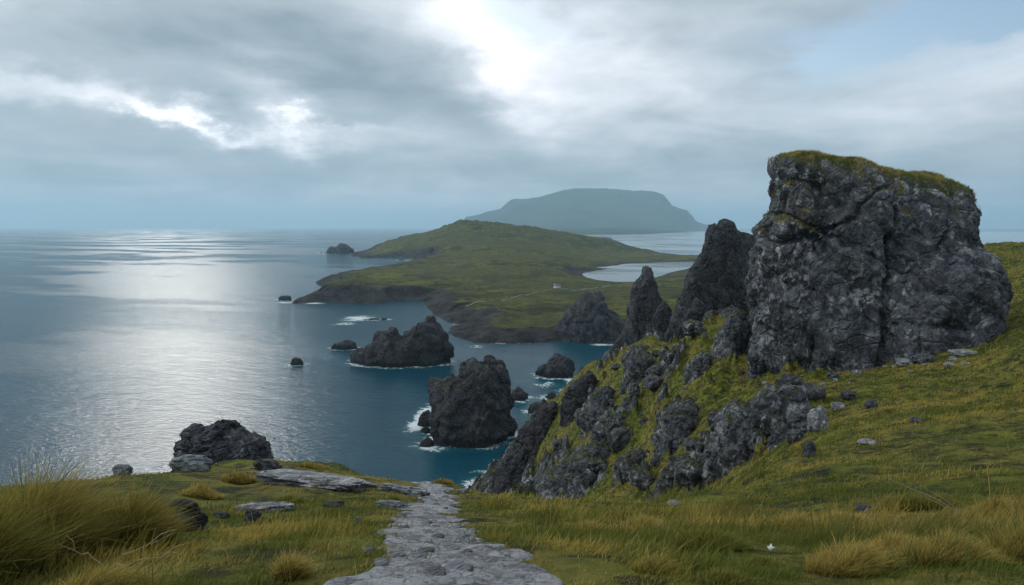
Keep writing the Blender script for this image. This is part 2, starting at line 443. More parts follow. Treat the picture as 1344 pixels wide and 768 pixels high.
# rocks standing in the sea: name, outline px, Y, depth, label ...
stacks = []   # filled below, used for foam: (x, y, rx, ry)
SEAROCKS = [
 dict(name='sea_stack', out="560,575 562,548 566,536 562,522 570,512 568,500 582,494 590,486 598,489 604,478 612,480 622,471 634,474 641,470 650,476 658,476 664,490 668,497 668,512 675,528 673,545 679,560 677,572",
      Y=262, b=15, lab='massive dark blocky stack standing in the cove below the path', seed=1, res=(360, 260), moss=.25),
 dict(name='sea_stack', out="462,476 464,466 474,460 478,450 490,445 497,436 508,431 517,430 521,439 527,440 531,431 541,428 549,421 556,425 562,416 570,418 577,424 584,434 588,446 594,456 596,466 590,472",
      Y=408, b=17, lab='long twin-humped dark rock island in mid cove', seed=2, res=(360, 200), moss=.12),
 dict(name='islet', out="434,459 438,453 447,449 456,446 464,449 469,455 470,459", Y=455, b=6, lab='low dark rock just off the left end of the twin-humped island', seed=3, res=(120, 60), moss=.1),
 dict(name='islet', out="704,489 708,482 716,478 722,470 730,467 738,469 745,468 752,476 753,485 748,490", Y=372, b=9, lab='knobbly dark rock in the cove below the peninsula shore', seed=4, res=(160, 90), moss=.1),
 dict(name='islet', out="668,524 674,514 679,508 686,512 692,517 693,523", Y=320, b=5, lab='small rock tucked behind the right side of the massive stack', seed=5, res=(90, 50), moss=.0),
 dict(name='islet', out="381,477 383,471 388,469 394,470 398,476", Y=401, b=3, lab='lone tiny rock in open water left of the twin-humped island', seed=6, res=(70, 40), moss=0),
 dict(name='islet', out="365,395 368,390 374,388 381,389 384,395", Y=765, b=6, lab='small rock in open water off the peninsula tip', seed=7, res=(70, 40), moss=0),
 dict(name='islet', out="483,422 486,419 494,419 499,421 503,417 509,417 510,421", Y=600, b=5, lab='low skerry awash behind the twin-humped island', seed=8, res=(90, 40), moss=0),
 dict(name='islet', out="548,588 552,580 560,574 566,576 570,582 572,588", Y=250, b=3.2, lab='small pointed rock in the foam left of the massive stack foot', seed=9, res=(90, 50), moss=0),
 dict(name='islet', out="549,549 555,541 563,538 568,545 569,550", Y=276, b=3, lab='small rock pressed against the left flank of the massive stack', seed=10, res=(80, 50), moss=0),
 dict(name='islet', out="553,564 557,560 562,560 565,565", Y=266, b=1.8, lab='tiniest rock in the foam beside the massive stack', seed=11, res=(60, 36), moss=0),
 dict(name='islet', out="420,332 432,331 434,326 441,325 449,322 458,323 463,327 464,332", Y=2180, b=45, lab='dark islet on the horizon side of the peninsula', seed=12, res=(120, 60), moss=.3),
 dict(name='islet', out="520,344 524,341 530,341 536,344", Y=1680, b=14, lab='tiny black rock in the pale inlet between the two headland arms', seed=13, res=(60, 30), moss=0),
 dict(name='islet', out="712,528 716,521 722,515 729,517 733,523 733,530", Y=322, b=4, lab='rock at the foot of the cliff beside the channel', seed=14, res=(80, 50), moss=0),
 dict(name='islet', out="738,522 740,514 747,511 754,516 756,524", Y=336, b=4, lab='upper rock at the cliff foot facing the knobbly islet', seed=15, res=(80, 50), moss=0),
 dict(name='islet', out="693,538 697,531 705,528 711,532 712,540", Y=296, b=4, lab='lowest rock hugging the cliff foot by the massive stack', seed=16, res=(80, 50), moss=0),
 dict(name='islet', out="596,437 599,433 604,434 607,437", Y=530, b=3, lab='small rock between the twin-humped island and the peninsula shore', seed=17, res=(60, 36), moss=0),
]
# sea mesh
aa = np.concatenate([np.linspace(-math.pi, -1.0, 30)[:-1], np.linspace(-1.0, 1.0, 900), np.linspace(1.0, math.pi, 30)[1:]])
rl = np.concatenate([[3, 10, 25, 50], np.exp(np.linspace(math.log(90), math.log(2600), 1000)), np.exp(np.linspace(math.log(2700), math.log(70000), 160))])
AAg, RG = np.meshgrid(aa, rl, indexing='ij')
SX, SY = np.sin(AAg) * RG, np.cos(AAg) * RG
inr = (RG < 2700) & (np.abs(AAg) < 1.05) & (SY > 80)
foam = np.zeros(SX.shape)
def near_shore(X, Y):
    f = np.zeros(X.shape)
    zz = ground(X, Y)
    zz = np.where(Y < 340, zz, -9)
    f = np.maximum(f, sstep(-9, 0, zz) * (Y < 340) * .8)
    sd = poly_sd(X, Y, cw)
    f = np.maximum(f, np.clip(1 + sd / (7 + Y * .012), 0, 1) * .72)
    for r in SEAROCKS:
        o_ = rr(r['out']); cx = P((o_[0][0] + o_[-1][0]) / 2, 450, r['Y'])[0]; rx = (o_[-1][0] - o_[0][0]) / 2 / F * r['Y']
        q = np.hypot((X - cx) / (rx + 1), (Y - r['Y']) / (r['b'] + 1))
        reach = max(.5, 9. / max(rx, 4))
        f = np.maximum(f, np.clip(1 - (q - 1) / reach, 0, 1) * .72)
    return f
ii = np.where(inr)
foam[ii] = near_shore(SX[ii], SY[ii])
# open drifts of foam seen in the cove: px, py, rx, ry (m), amount
for px, py, rx, ry, am in [(470, 418, 22, 30, .95), (452, 425, 18, 16, .8), (556, 548, 6.5, 26, 1.1), (545, 560, 6, 14, 1.), (575, 590, 8, 6, .8), (545, 470, 16, 7, .7), (715, 505, 12, 12, .75),
                           (430, 470, 12, 12, .6), (590, 412, 7, 22, .9), (600, 425, 9, 14, .8), (700, 545, 5, 14, .75), (748, 500, 5, 22, .85), (410, 398, 25, 20, .8), (374, 397, 16, 20, .9),
                           (690, 500, 18, 9, .55), (625, 455, 10, 12, .7), (790, 452, 14, 10, .9), (520, 350, 60, 80, .3)]:
    c0 = sea_pt(px, py)
    foam = np.maximum(foam, am * np.exp(-((SX - c0[0]) / rx) ** 2 - ((SY - c0[1]) / ry) ** 2))
# rougher and smoother patches of water, spread by noise; they break up the glitter
m_sea, n, b = material('sea_water')
pos, nrm = world_pos(n)
rot = n.new('ShaderNodeMapping'); n.put(rot.inputs['Vector'], pos); rot.inputs['Rotation'].default_value = (0, 0, R(24)); 
wv = n.vm('MULTIPLY', rot.outputs[0], (.45, 1., 1.))
h1 = n.noise(wv, .045, 3, .5); h2 = n.noise(wv, .17, 3, .55, .4); h3 = n.noise(wv, .62, 4, .6, .3); h4 = n.noise(pos, 2.6, 3, .6)
h3b = n.noise(wv, 1.5, 4, .6, .3)
hs = n.m('ADD', n.m('ADD', n.m('MULTIPLY', h1, 1.2), n.m('MULTIPLY', h2, 1.0)), n.m('ADD', n.m('MULTIPLY', h3, .85), n.m('ADD', n.m('MULTIPLY', h3b, .38), n.m('MULTIPLY', h4, .10))))
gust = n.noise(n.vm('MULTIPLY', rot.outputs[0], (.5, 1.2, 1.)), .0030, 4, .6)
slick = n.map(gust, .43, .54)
n.put(b.inputs['Normal'], n.bump(hs, n.map(n.attr('calm'), 0, 1, .37, .30, False), 1.0))
wcol = n.mix(n.map(n.noise(pos, .006, 4, .55), .35, .65), (.004, .040, .066), (.005, .050, .074))
ff = n.attr('foam')
fl1 = n.noise(pos, .35, 7, .72, 1.2); fl2 = n.noise(n.vm('MULTIPLY', wv, (1., 1.6, 1.)), .12, 5, .6, .8)
fn = n.m('ADD', n.m('MULTIPLY', fl1, .62), n.m('MULTIPLY', fl2, .38))
ffac = n.map(n.m('ADD', n.m('MULTIPLY', ff, .42), fn), .765, .87)
ffac = n.m('MULTIPLY', ffac, n.map(ff, .12, .4))
shal = n.map(ff, .15, 1., 0, .55)
wcol = n.mix(shal, wcol, (.018, .115, .125))
bmp = n.bump(hs, n.map(n.attr('calm'), 0, 1, .34, .30, False), 1.0)
df = n.new('ShaderNodeBsdfDiffuse'); n.put(df.inputs['Color'], n.mix(ffac, wcol, (.55, .61, .63))); n.put(df.inputs['Normal'], bmp)
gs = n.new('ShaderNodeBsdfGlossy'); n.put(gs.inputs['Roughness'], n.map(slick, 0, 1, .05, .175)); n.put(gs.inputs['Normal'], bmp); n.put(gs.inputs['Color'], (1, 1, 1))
fr = n.new('ShaderNodeFresnel'); fr.inputs['IOR'].default_value = 1.33; n.put(fr.inputs['Normal'], bmp)
fk = n.m('MULTIPLY', fr.outputs[0], n.map(n.attr('calm'), 0, 1, .52, 1., False)); fk = n.m('MULTIPLY', fk, n.m('SUBTRACT', 1., ffac))
wm = n.new('ShaderNodeMixShader'); n.put(wm.inputs[0], fk); n.t.links.new(df.outputs[0], wm.inputs[1]); n.t.links.new(gs.outputs[0], wm.inputs[2])
n.t.links.new(wm.outputs[0], n.t.nodes['Material Output'].inputs['Surface'])
foam = foam * (1 - sstep(.075, .11, SX / np.maximum(SY, 1)) * (SY > 930))
calm = sstep(.075, .11, SX / np.maximum(SY, 1)) * sstep(930, 1000, SY) * sstep(16000, 9000, SY)
o = raw_mesh('sea', np.stack([SX, SY, np.zeros_like(SX)], -1), grid_faces(*SX.shape), m_sea, attrs={'foam': foam, 'calm': calm})
tag(o, 'blue teal sea with silver light and foam around the rocks', None, kind='structure')

# ------------------------------------------------------------------ PENINSULA
na, nl = 1000, 1100
pa = np.linspace(-.40, .44, na); pl = np.linspace(math.log(440), math.log(5300), nl)
PA, PL = np.meshgrid(pa, pl, indexing='ij'); QY = np.exp(PL); QX = PA * QY
wx = fbm(QX * .012, QY * .012, None, 4, 91) ; wy = fbm(QX * .012 + 40, QY * .012, None, 4, 92)
wsc = 9 + QY * .008
lag0 = np.exp(-((QX / QY * F + 672 - 840) / 95) ** 4) * sstep(880, 960, QY) * sstep(2300, 2000, QY)
sd = poly_sd(QX + wx * wsc * (1 - .6 * lag0), QY + wy * wsc * (1 - .6 * lag0), cw) - lag0 * 6
HC = rr("602,293,2400 625,292.5,2400 662,296,2400 705,301,2350 748,307.5,2300 791,314,2250 817,325,2200 584,301,2350 571,308.5,2300 550,314,2250 511,321,2200 475,331,2180 "
        "650,330,1500 610,337,1480 690,333,1550 640,315,1900 600,318,1900 700,318,1950 560,327,1800 620,303,2150 660,305,2150 740,326,1750 540,331,1850 590,305,2200 "
        "750,345,1280 620,362,1000 640,395,690 640,405,615 560,363,980 480,364,960 440,372,800 400,385,780 520,373,850 500,376,790 540,378,775 470,373,790 590,385,760 "
        "800,385,770 800,378,840 860,376,850 700,398,650 700,422,545 760,418,560 760,395,690 860,400,620 900,378,820 900,400,620 960,380,800 850,336,1820 800,332,1850 900,339,1750 760,320,2600 700,312,3200 640,312,3200")
hp = []
for px, py, Y in HC:
    w = P(px, py, Y); hp.append((w[0] / Y * 2.5, math.log(Y), max(w[2], 3.)))
hp = np.array(hp); nH = len(hp)
D = np.sqrt(((hp[:, None, :2] - hp[None, :, :2]) ** 2).sum(2) + .001); A = np.zeros((nH + 1, nH + 1)); A[:nH, :nH] = D; A[nH, :nH] = 1; A[:nH, nH] = 1
ws = np.linalg.solve(A, np.append(hp[:, 2], 0))
Hh = np.full(PA.shape, ws[nH])
for i in range(nH): Hh += ws[i] * np.sqrt((PA * 2.5 - hp[i, 0]) ** 2 + (PL - hp[i, 1]) ** 2 + .001)
Hh = np.clip(Hh, 2.5, 110)
lag = np.exp(-((QX / QY * F + 672 - 840) / 95) ** 4) * sstep(880, 960, QY) * sstep(2300, 2000, QY)
Hh = Hh * (1 - lag) + np.minimum(Hh, 3.) * lag
cliffw = 16 + QY * .010 + 14 * (fbm(QX * .01, QY * .01, None, 3, 93) > 0)
up = sstep(0, 1, sd / cliffw)
rgh = fbm(QX * .03, QY * .03, None, 6, 94, .55)
rdg = fbm(QX * .07, QY * .07, None, 5, 95, .6, ridged=True)
hpn = np.where(sd > 0, .6 + up * (Hh - .6), np.maximum(sd * .25, -8))
nearc = np.exp(-np.maximum(sd, 0) / (cliffw * 1.6)) * (sd > -12)
hpn += (rdg * 3.2 + rgh * 2.5) * nearc * (.5 + QY / 1500) * sstep(-14, 3, sd) * (1 - .9 * lag) + rgh * (2.0 + Hh * .14) * sstep(0, 40, sd) + rdg * (.6 + Hh * .08) * sstep(0, 60, sd)
hpn = np.maximum(hpn, -8.5)
prock = np.clip(np.exp(-np.maximum(sd - 6, 0) / (cliffw * .9)) * 1.25, 0, 1) * (1 - .45 * lag)
m_pen, n, b = material('peninsula_turf_and_rock')
pos, nrm = world_pos(n)
gc = grass_color(n, pos, True)
gc = n.mix(n.map(n.noise(pos, .0035, 3, .5), .42, .58, 0, .65), gc, (.085, .092, .028))
fine_ = n.noise(pos, .028, 7, .66)
gc = n.mix(n.map(fine_, .52, .66, 0, .6), gc, (.028, .034, .016))
gc = n.mix(n.map(n.noise(n.vm('MULTIPLY', pos, (1., .45, 1.)), .017, 6, .62), .56, .68, 0, .5), gc, (.14, .125, .05))
big = n.noise(pos, .0019, 4, .6)
gc = n.mix(n.map(big, .52, .66, 0, .6), gc, (.030, .042, .020))
gc = n.mix(.32, gc, (.040, .042, .026))
rc, bn, _ = rock_color(n, pos, nrm, 9., (.015, .016, .018), (.055, .055, .056), (.14, .15, .14), .15, .1, wet=False)
rf = n.attr('rock')
rf = n.map(n.m('ADD', rf, n.m('MULTIPLY', n.m('SUBTRACT', n.noise(pos, .05, 7, .68), .5), 1.5)), .38, .62)
n.put(b.inputs['Base Color'], n.mix(rf, gc, rc))
n.put(b.inputs['Normal'], n.bump(n.noise(pos, .06, 10, .68), 1., 9.))
n.put(b.inputs['Roughness'], .95); n.put(b.inputs['Specular IOR Level'], .1)
o = raw_mesh('peninsula', np.stack([QX, QY, hpn], -1), grid_faces(na, nl), m_pen, attrs={'rock': prock})
tag(o, 'green peninsula with dark low cliffs reaching out into the sea', None, kind='structure')
def pen_h(x, y): return bil(hpn, -.40, .44, math.log(440), math.log(5300), np.asarray(x / y), np.log(np.asarray(y, float)))

# track
tr = np.array([sea_pt(*p)for p in rr("610,409 640,403 665,399 690,394 712,389 733,383 750,386 775,384 800,380 830,379")])
tr = tr * .955
tq = np.linspace(0, len(tr) - 1, 300)
tx, ty = smooth1(np.interp(tq, range(len(tr)), tr[:, 0]), 21), smooth1(np.interp(tq, range(len(tr)), tr[:, 1]), 21)
tv = np.linspace(-1, 1, 5)
TX = tx[:, None] + tv * .4; TY = ty[:, None] + tv * 2.2
m_tr, n, b = material('pale_track'); n.put(b.inputs['Base Color'], n.mix(n.noise(world_pos(n)[0], .3, 4), (.13, .13, .11), (.24, .24, .21))); n.put(b.inputs['Roughness'], .9)
o = raw_mesh('track', np.stack([TX, TY, pen_h(TX, TY) + .25], -1), grid_faces(300, 5), m_tr)
tag(o, 'pale track crossing the peninsula meadow', None, kind='structure')

# ------------------------------------------------------------------ FAR MOUNTAIN
MY = 16000.
sil = rr("540,308 580,300 607,289.5 632,284 657,278.5 664,272 672,266 690,265 707,264 724,259.5 740,256 753,253.5 800,253.5 841,255 858,257.5 870,261 877,268 882,275 892,278 903,280.5 909,286 915,291.5 925,294.5 940,297 960,300 990,304")
sw = np.array([P(a, b_, MY)[[0, 2]] for a, b_ in sil])
nu, nv = 420, 260
mx = np.linspace(sw[0, 0] * 1.25, sw[-1, 0] * 1.25, nu)
my = np.linspace(6600, 21000, nv)
MX, MYY = np.meshgrid(mx, my, indexing='ij')
xs = MX * MY / MYY
T = np.interp(xs + 70 * fbm(MX * .0009, MYY * .0009, None, 4, 101), sw[:, 0], sw[:, 1])
front = sstep(11200, 14800, MYY + 900 * fbm(MX * .0006, MYY * .0003, None, 4, 102)); back = 1 - sstep(17500, 20500, MYY)
gl_ = fbm(MX * .0022 + .6 * fbm(MX * .001, MYY * .001, None, 2, 9), MYY * .0017, None, 5, 103, .55, ridged=True)
# shoreline of the low green foot in front of the mountain
shore = np.interp(MX / MYY * F + 672, [560, 640, 760, 800, 845, 870, 892, 905, 930], [9800, 8600, 7500, 7250, 7700, 9000, 10500, 13500, 15500])
coast = MYY - shore + 350 * fbm(MX * .0012, MYY * .0012, None, 4, 104)
foot = 8 + 60 * sstep(0, 3500, coast) + 14 * fbm(MX * .002, MYY * .002, None, 4, 105)
hm = np.minimum(T, foot + (T - foot) * (front ** 1.3) * back) + gl_ * 55 * front * (T > 250) * sstep(15500, 14500, MYY)
hm = np.where(coast > 0, np.minimum(hm, foot + 1e9), -8) 
hm = np.where(coast > 0, np.maximum(hm * sstep(0, 350, coast) + 0, .5), -8)
hm = np.maximum(np.where((T < 60), np.minimum(hm, T - 30), hm), -8)
m_mt, n, b = material('mountain_heath')
pos, nrm = world_pos(n)
gc = n.mix(n.map(n.noise(pos, .0011, 6, .6), .4, .62), (.018, .034, .026), (.045, .062, .034))
sp = n.new('ShaderNodeSeparateXYZ'); n.put(sp.inputs[0], nrm)
gc = n.mix(n.map(sp.outputs[2], .75, .93, 1, 0), gc, (.05, .05, .052))
n.put(b.inputs['Base Color'], gc); n.put(b.inputs['Normal'], n.bump(n.noise(pos, .004, 8, .65), .6, 120.)); n.put(b.inputs['Roughness'], 1.)
n.put(b.inputs['Specular IOR Level'], .0)
o = raw_mesh('mountain', np.stack([MX, MYY, hm], -1), grid_faces(nu, nv), m_mt)
tag(o, 'flat-topped blue mountain with steep right shoulder fading in haze', None, kind='structure')

# ------------------------------------------------------------------ ROCK BUILDER
def normals(G):
    du = np.gradient(G, axis=0); dv = np.gradient(G, axis=1)
    nr = np.cross(dv, du); nr /= np.maximum(np.linalg.norm(nr, axis=2, keepdims=True), 1e-9)
    return nr

def rock_disp(G, nr, s, amp, seed, tall=.6, lean=.3, joints=None):
    """s: block size, amp: relief"""
    x, y, z = G[..., 0], G[..., 1], G[..., 2]
    wx = fbm(x / s * .5, y / s * .5, z / s * .5, 3, seed + 200) * .9
    wz = fbm(x / s * .5 + 9, y / s * .5, z / s * .5, 3, seed + 201) * .9
    xr = x + z * lean
    f1, f2, i1 = worley(xr / s + wx, y / s + wz, z * tall / s + wz, seed)
    b1 = (i1 - .5) * 1.1 * (1 - np.exp(-(f2 - f1) / .055)) + np.clip((f2 - f1), 0, .45) * .9
    f1, f2, i2 = worley(xr / s * 2.6 + wx * 1.6, y / s * 2.6, z * tall / s * 2.6 + wz, seed + 1)
    b2 = (i2 - .5) * .9 * (1 - np.exp(-(f2 - f1) / .06)) + np.clip((f2 - f1), 0, .45) * .8
    f1, f2, i3 = worley(xr / s * 6.5 + wx * 2, y / s * 6.5, z * tall / s * 6.5 + wz, seed + 2)
    b3 = (i3 - .5) * .8 * (1 - np.exp(-(f2 - f1) / .12)) + np.clip((f2 - f1), 0, .5) * .6
    fb = fbm(x / s * 1.2, y / s * 1.2, z / s * .8, 6, seed + 3, .55)
    rg = fbm(x / s * 3.5, y / s * 3.5, z / s * 2.2, 5, seed + 4, .6, ridged=True)
    d = b1 * .66 + b2 * .38 + b3 * .17 + fb * .50 + rg * .13 - .32
    if joints:
        w1 = fbm(x * .35, y * .35, z * .35, 4, seed + 9) * 1.1; w2 = fbm(x * 1.3, y * 1.3, z * 1.3, 3, seed + 10) * .25
        for (ax_, az_, c_j, dep, wid_) in joints:
            q_ = x * ax_ + z * az_ - c_j + w1 + w2 + y * .12
            d = d - dep * np.exp(-(q_ / wid_) ** 2) + dep * .32 * np.tanh(q_ / (wid_ * 1.2)) * np.exp(-np.abs(q_) / 2.2)
    return d * amp

def loaf(name, outline, Y, b, mat, seed, res=(200, 120), s=None, amp=None, q=.42, p=.85, floor=None, drop=2., tall=.6, lean=.3, parent=None, yfun=None, top_shift=0., joints=None, topflat=0.):
    pts = np.array([P(a, c, Y)[[0, 2]] for a, c in outline])
    z0 = (floor if floor is not None else pts[:, 1].min()) - drop
    pts = np.vstack([[pts[0, 0] - .02 * (pts[-1, 0] - pts[0, 0]), z0], pts, [pts[-1, 0] + .02 * (pts[-1, 0] - pts[0, 0]), z0]])
    L = np.concatenate([[0], np.cumsum(np.linalg.norm(np.diff(pts, axis=0), axis=1))])
    nu, nv = res
    t = np.linspace(0, L[-1], nu)
    xu, zu = np.interp(t, L, pts[:, 0]), np.interp(t, L, pts[:, 1])
    k = max(3, nu // 110) | 1
    e0, e1 = (xu[0], zu[0]), (xu[-1], zu[-1])
    xu, zu = smooth1(xu, k), smooth1(zu, k)
    xm, xw = (pts[:, 0].min() + pts[:, 0].max()) / 2, (pts[:, 0].max() - pts[:, 0].min()) / 2
    xi = np.clip((xu - xm) / (xw * 1.001), -1, 1)
    bu = b * np.maximum(1 - xi ** 2, 0) ** .42 + .02 * b
    zmx = zu.max()
    bu *= .35 + .65 * np.clip((zu - z0) / (zmx - z0) * 1.6, 0, 1)
    v = np.linspace(0, math.pi, nv)
    v = v - .22 * np.sin(2 * v) * -1 * .5
    Sv = -np.sign(np.cos(v)) * np.abs(np.cos(v)) ** p; Gv = np.clip(np.sin(v), 0, 1) ** q
    X = np.repeat(xu[:, None], nv, 1)
    Z = z0 + (zu - z0)[:, None] * Gv[None]
    Yg = Y + bu[:, None] * Sv[None]
    Yg = Yg + top_shift * (Z - z0) / (zmx - z0)
    # keep round plan at depth: pull ends in
    X = xm + (X - xm) * (1 - .16 * np.abs(Sv[None]) ** 2)
    G = np.stack([X, Yg, Z], -1)
    if s is None: s = max(xw, b) * .62
    if amp is None: amp = s * .38
    nr = normals(G)
    if nr[nu // 2, nv // 6, 1] > 0: nr = -nr
    d = rock_disp(G, nr, s, amp, seed * 13 + 5, tall, lean, joints)
    d = d * (1 - topflat * sstep(.35, .8, nr[..., 2]))
    edge = np.minimum(np.minimum(np.arange(nu), np.arange(nu)[::-1]) / 3., 1)[:, None]
    G = G + nr * (d * edge)[..., None] 
    org = (xm, Y, max(z0 + drop, 0) if floor is None else floor)
    o = raw_mesh(name, G, grid_faces(nu, nv), mat, parent, origin=None if parent else org)
    return o, G

def boulder(name, c, r, mat, seed, res=(96, 60), block=.45, rotz=0., amp=.2, sink=.35, s=.8, follow=0.):
    """c: base centre on the ground; r: half sizes"""
    nu, nv = res
    th = np.linspace(0, 2 * math.pi, nu); ph = np.linspace(.001, math.pi - .001, nv)
    TH, PH = np.meshgrid(th, ph, indexing='ij')
    sg = lambda x, e: np.sign(x) * np.abs(x) ** e
    e = 1 - block * .6
    x = sg(np.cos(TH), e) * sg(np.sin(PH), e); y = sg(np.sin(TH), e) * sg(np.sin(PH), e); z = sg(np.cos(PH), e)
    G = np.stack([x, y, z], -1)
    sph = np.stack([np.cos(TH) * np.sin(PH), np.sin(TH) * np.sin(PH), np.cos(PH)], -1)
    off = seed * 7.13
    Q = sph + off
    f1, f2, i1 = worley(Q[..., 0] / s, Q[..., 1] / s, Q[..., 2] / s, seed)
    f1b, f2b, i2 = worley(Q[..., 0] / s * 2.7, Q[..., 1] / s * 2.7, Q[..., 2] / s * 2.7, seed + 1)
    d = 1 + amp * ((i1 - .5) * 1.3 * (1 - np.exp(-(f2 - f1) / .12)) + (i2 - .5) * .5 * (1 - np.exp(-(f2b - f1b) / .12)) + fbm(Q[..., 0] * 1.6, Q[..., 1] * 1.6, Q[..., 2] * 1.6, 6, seed + 3, .55) * 1.1)
    d[-1] = d[0]
    G = G * d[..., None] * np.array(r)
    cs, sn = math.cos(rotz), math.sin(rotz)
    G = np.stack([G[..., 0] * cs - G[..., 1] * sn, G[..., 0] * sn + G[..., 1] * cs, G[..., 2]], -1)
    G[..., 2] += r[2] * (1 - sink * 2)
    if follow:
        e_ = max(r[1], .1)
        sy = float(ground(c[0], c[1] + e_) - ground(c[0], c[1] - e_)) / (2 * e_); sx = float(ground(c[0] + e_, c[1]) - ground(c[0] - e_, c[1])) / (2 * e_)
        G[..., 2] += (sy * G[..., 1] + sx * G[..., 0]) * follow
    o = raw_mesh(name, G, grid_faces(nu, nv)[:, ::-1], mat)
    o.location = [float(q) for q in c]
    return o

M_big = rock_mat('outcrop_rock', 1.5, (.038, .043, .053), (.165, .182, .212), (.48, .52, .54), lich=.70, moss=.13)
M_slope = rock_mat('slope_rock', 1.1, (.030, .034, .042), (.135, .148, .170), (.48, .51, .52), .85, .60)
M_sea = rock_mat('sea_rock', 3.0, (.024, .025, .030), (.082, .085, .096), (.18, .19, .19), .3, .14, wet=True)
M_seam = rock_mat('sea_rock_mossy', 3.2, (.024, .025, .030), (.086, .088, .096), (.18, .19, .19), .3, .42, wet=True)
M_crag = rock_mat('crag_rock', 2.0, (.022, .025, .031), (.082, .090, .104), (.22, .24, .25), .4, .36)
M_light = rock_mat('pale_slab_rock', .35, (.15, .165, .185), (.36, .385, .41), (.60, .62, .64), .8, .12)
M_pale = rock_mat('grey_slab_rock', .3, (.08, .086, .096), (.20, .21, .23), (.42, .44, .46), .6, .1)
M_mid = rock_mat('grey_boulder_rock', .3, (.035, .039, .045), (.12, .13, .145), (.36, .38, .39), .5, .12)
M_dark = rock_mat('dark_boulder_rock', .55, (.028, .031, .040), (.11, .118, .138), (.34, .37, .40), .6, .1)

# sea rocks
for r in SEAROCKS:
    ol = rr(r['out'])
    o, _ = loaf(r['name'], ol, r['Y'], r['b'], M_seam if r['moss'] > .15 else M_sea, r['seed'], r['res'], floor=0, drop=3.5 + r['b'] * .08, q=.62 if r['name'] == 'sea_stack' else .8, tall=.7)
    tag(o, r['lab'], 'sea stack' if r['name'] == 'sea_stack' else 'rock', 'rocks standing in the sea')

# ------------------------------------------------------------------ the big outcrop
big_out = rr("978,520 981,470 987,430 996,395 1001,372 1008,345 1010,318 1014,290 1015,262 1019,240 1018,222 1021,208 1030,202 1052,199 1062,203 1090,209 1104,208 1128,216 1150,222 1168,229 1190,230 1212,236 1240,240 1262,246 1276,254 1276,264 1274,276 1275,290 1269,304 1256,318 1254,340 1252,380 1252,430 1248,470 1240,500")
root = bpy.data.objects.new('rock_outcrop', None); link(root)
bo = P(1140, 480, 78); root.location = (bo[0], 78, float(ground(bo[0], 70)))
tag(root, 'towering blocky grey rock outcrop with a tilted grassy top, on the right hillside', 'rock outcrop')
def keep(o, par):
    o.parent = par
    o.matrix_parent_inverse.identity()
    o.location = [o.location[i] - par.location[i] for i in range(3)]
_jx = lambda px, py: P(px, py, 70)[[0, 2]]
JN = []
for (p0, p1, dep, wid_) in [((1062, 230), (1040, 490), .65, .28), ((1120, 300), (1060, 420), .6, .25), ((1200, 250), (1140, 400), .4, .2), ((1196, 380), (1202, 480), .6, .25), ((1100, 215), (1235, 345), .6, .22), ((1130, 400), (1230, 330), .55, .22), ((1245, 250), (1215, 330), .6, .25), ((1085, 430), (1180, 480), .4, .2)]:
    a0, a1 = _jx(*p0), _jx(*p1); dr = (a1 - a0) / np.linalg.norm(a1 - a0); nn_ = np.array([dr[1], -dr[0]])
    JN.append((nn_[0], nn_[1], float(nn_ @ a0), dep, wid_))
bigbody, GB = loaf('rock_body', big_out, 78, 9.5, M_big, 21, (760, 520), s=5.2, amp=2.0, q=.26, p=.75, drop=3, tall=.62, lean=.45, topflat=.75, joints=JN)
keep(bigbody, root)
but, _ = loaf('buttress', rr("974,520 980,470 988,425 992,385 993,350 994,320 997,298 1002,289 1009,296 1014,320 1020,360 1026,420 1034,500"), 84, 4.5, M_big, 22, (300, 220), s=3.0, amp=1.3, q=.3, drop=3)
keep(but, root)
sh, _ = loaf('shoulder', rr("1128,490 1134,450 1146,410 1160,378 1180,352 1206,336 1232,326 1256,322 1280,326 1300,342 1310,362 1317,392 1313,420 1306,445 1296,475"), 70.5, 6.5, M_big, 23, (440, 300), s=4.4, amp=1.9, q=.40, drop=3, lean=.6)
keep(sh, root)

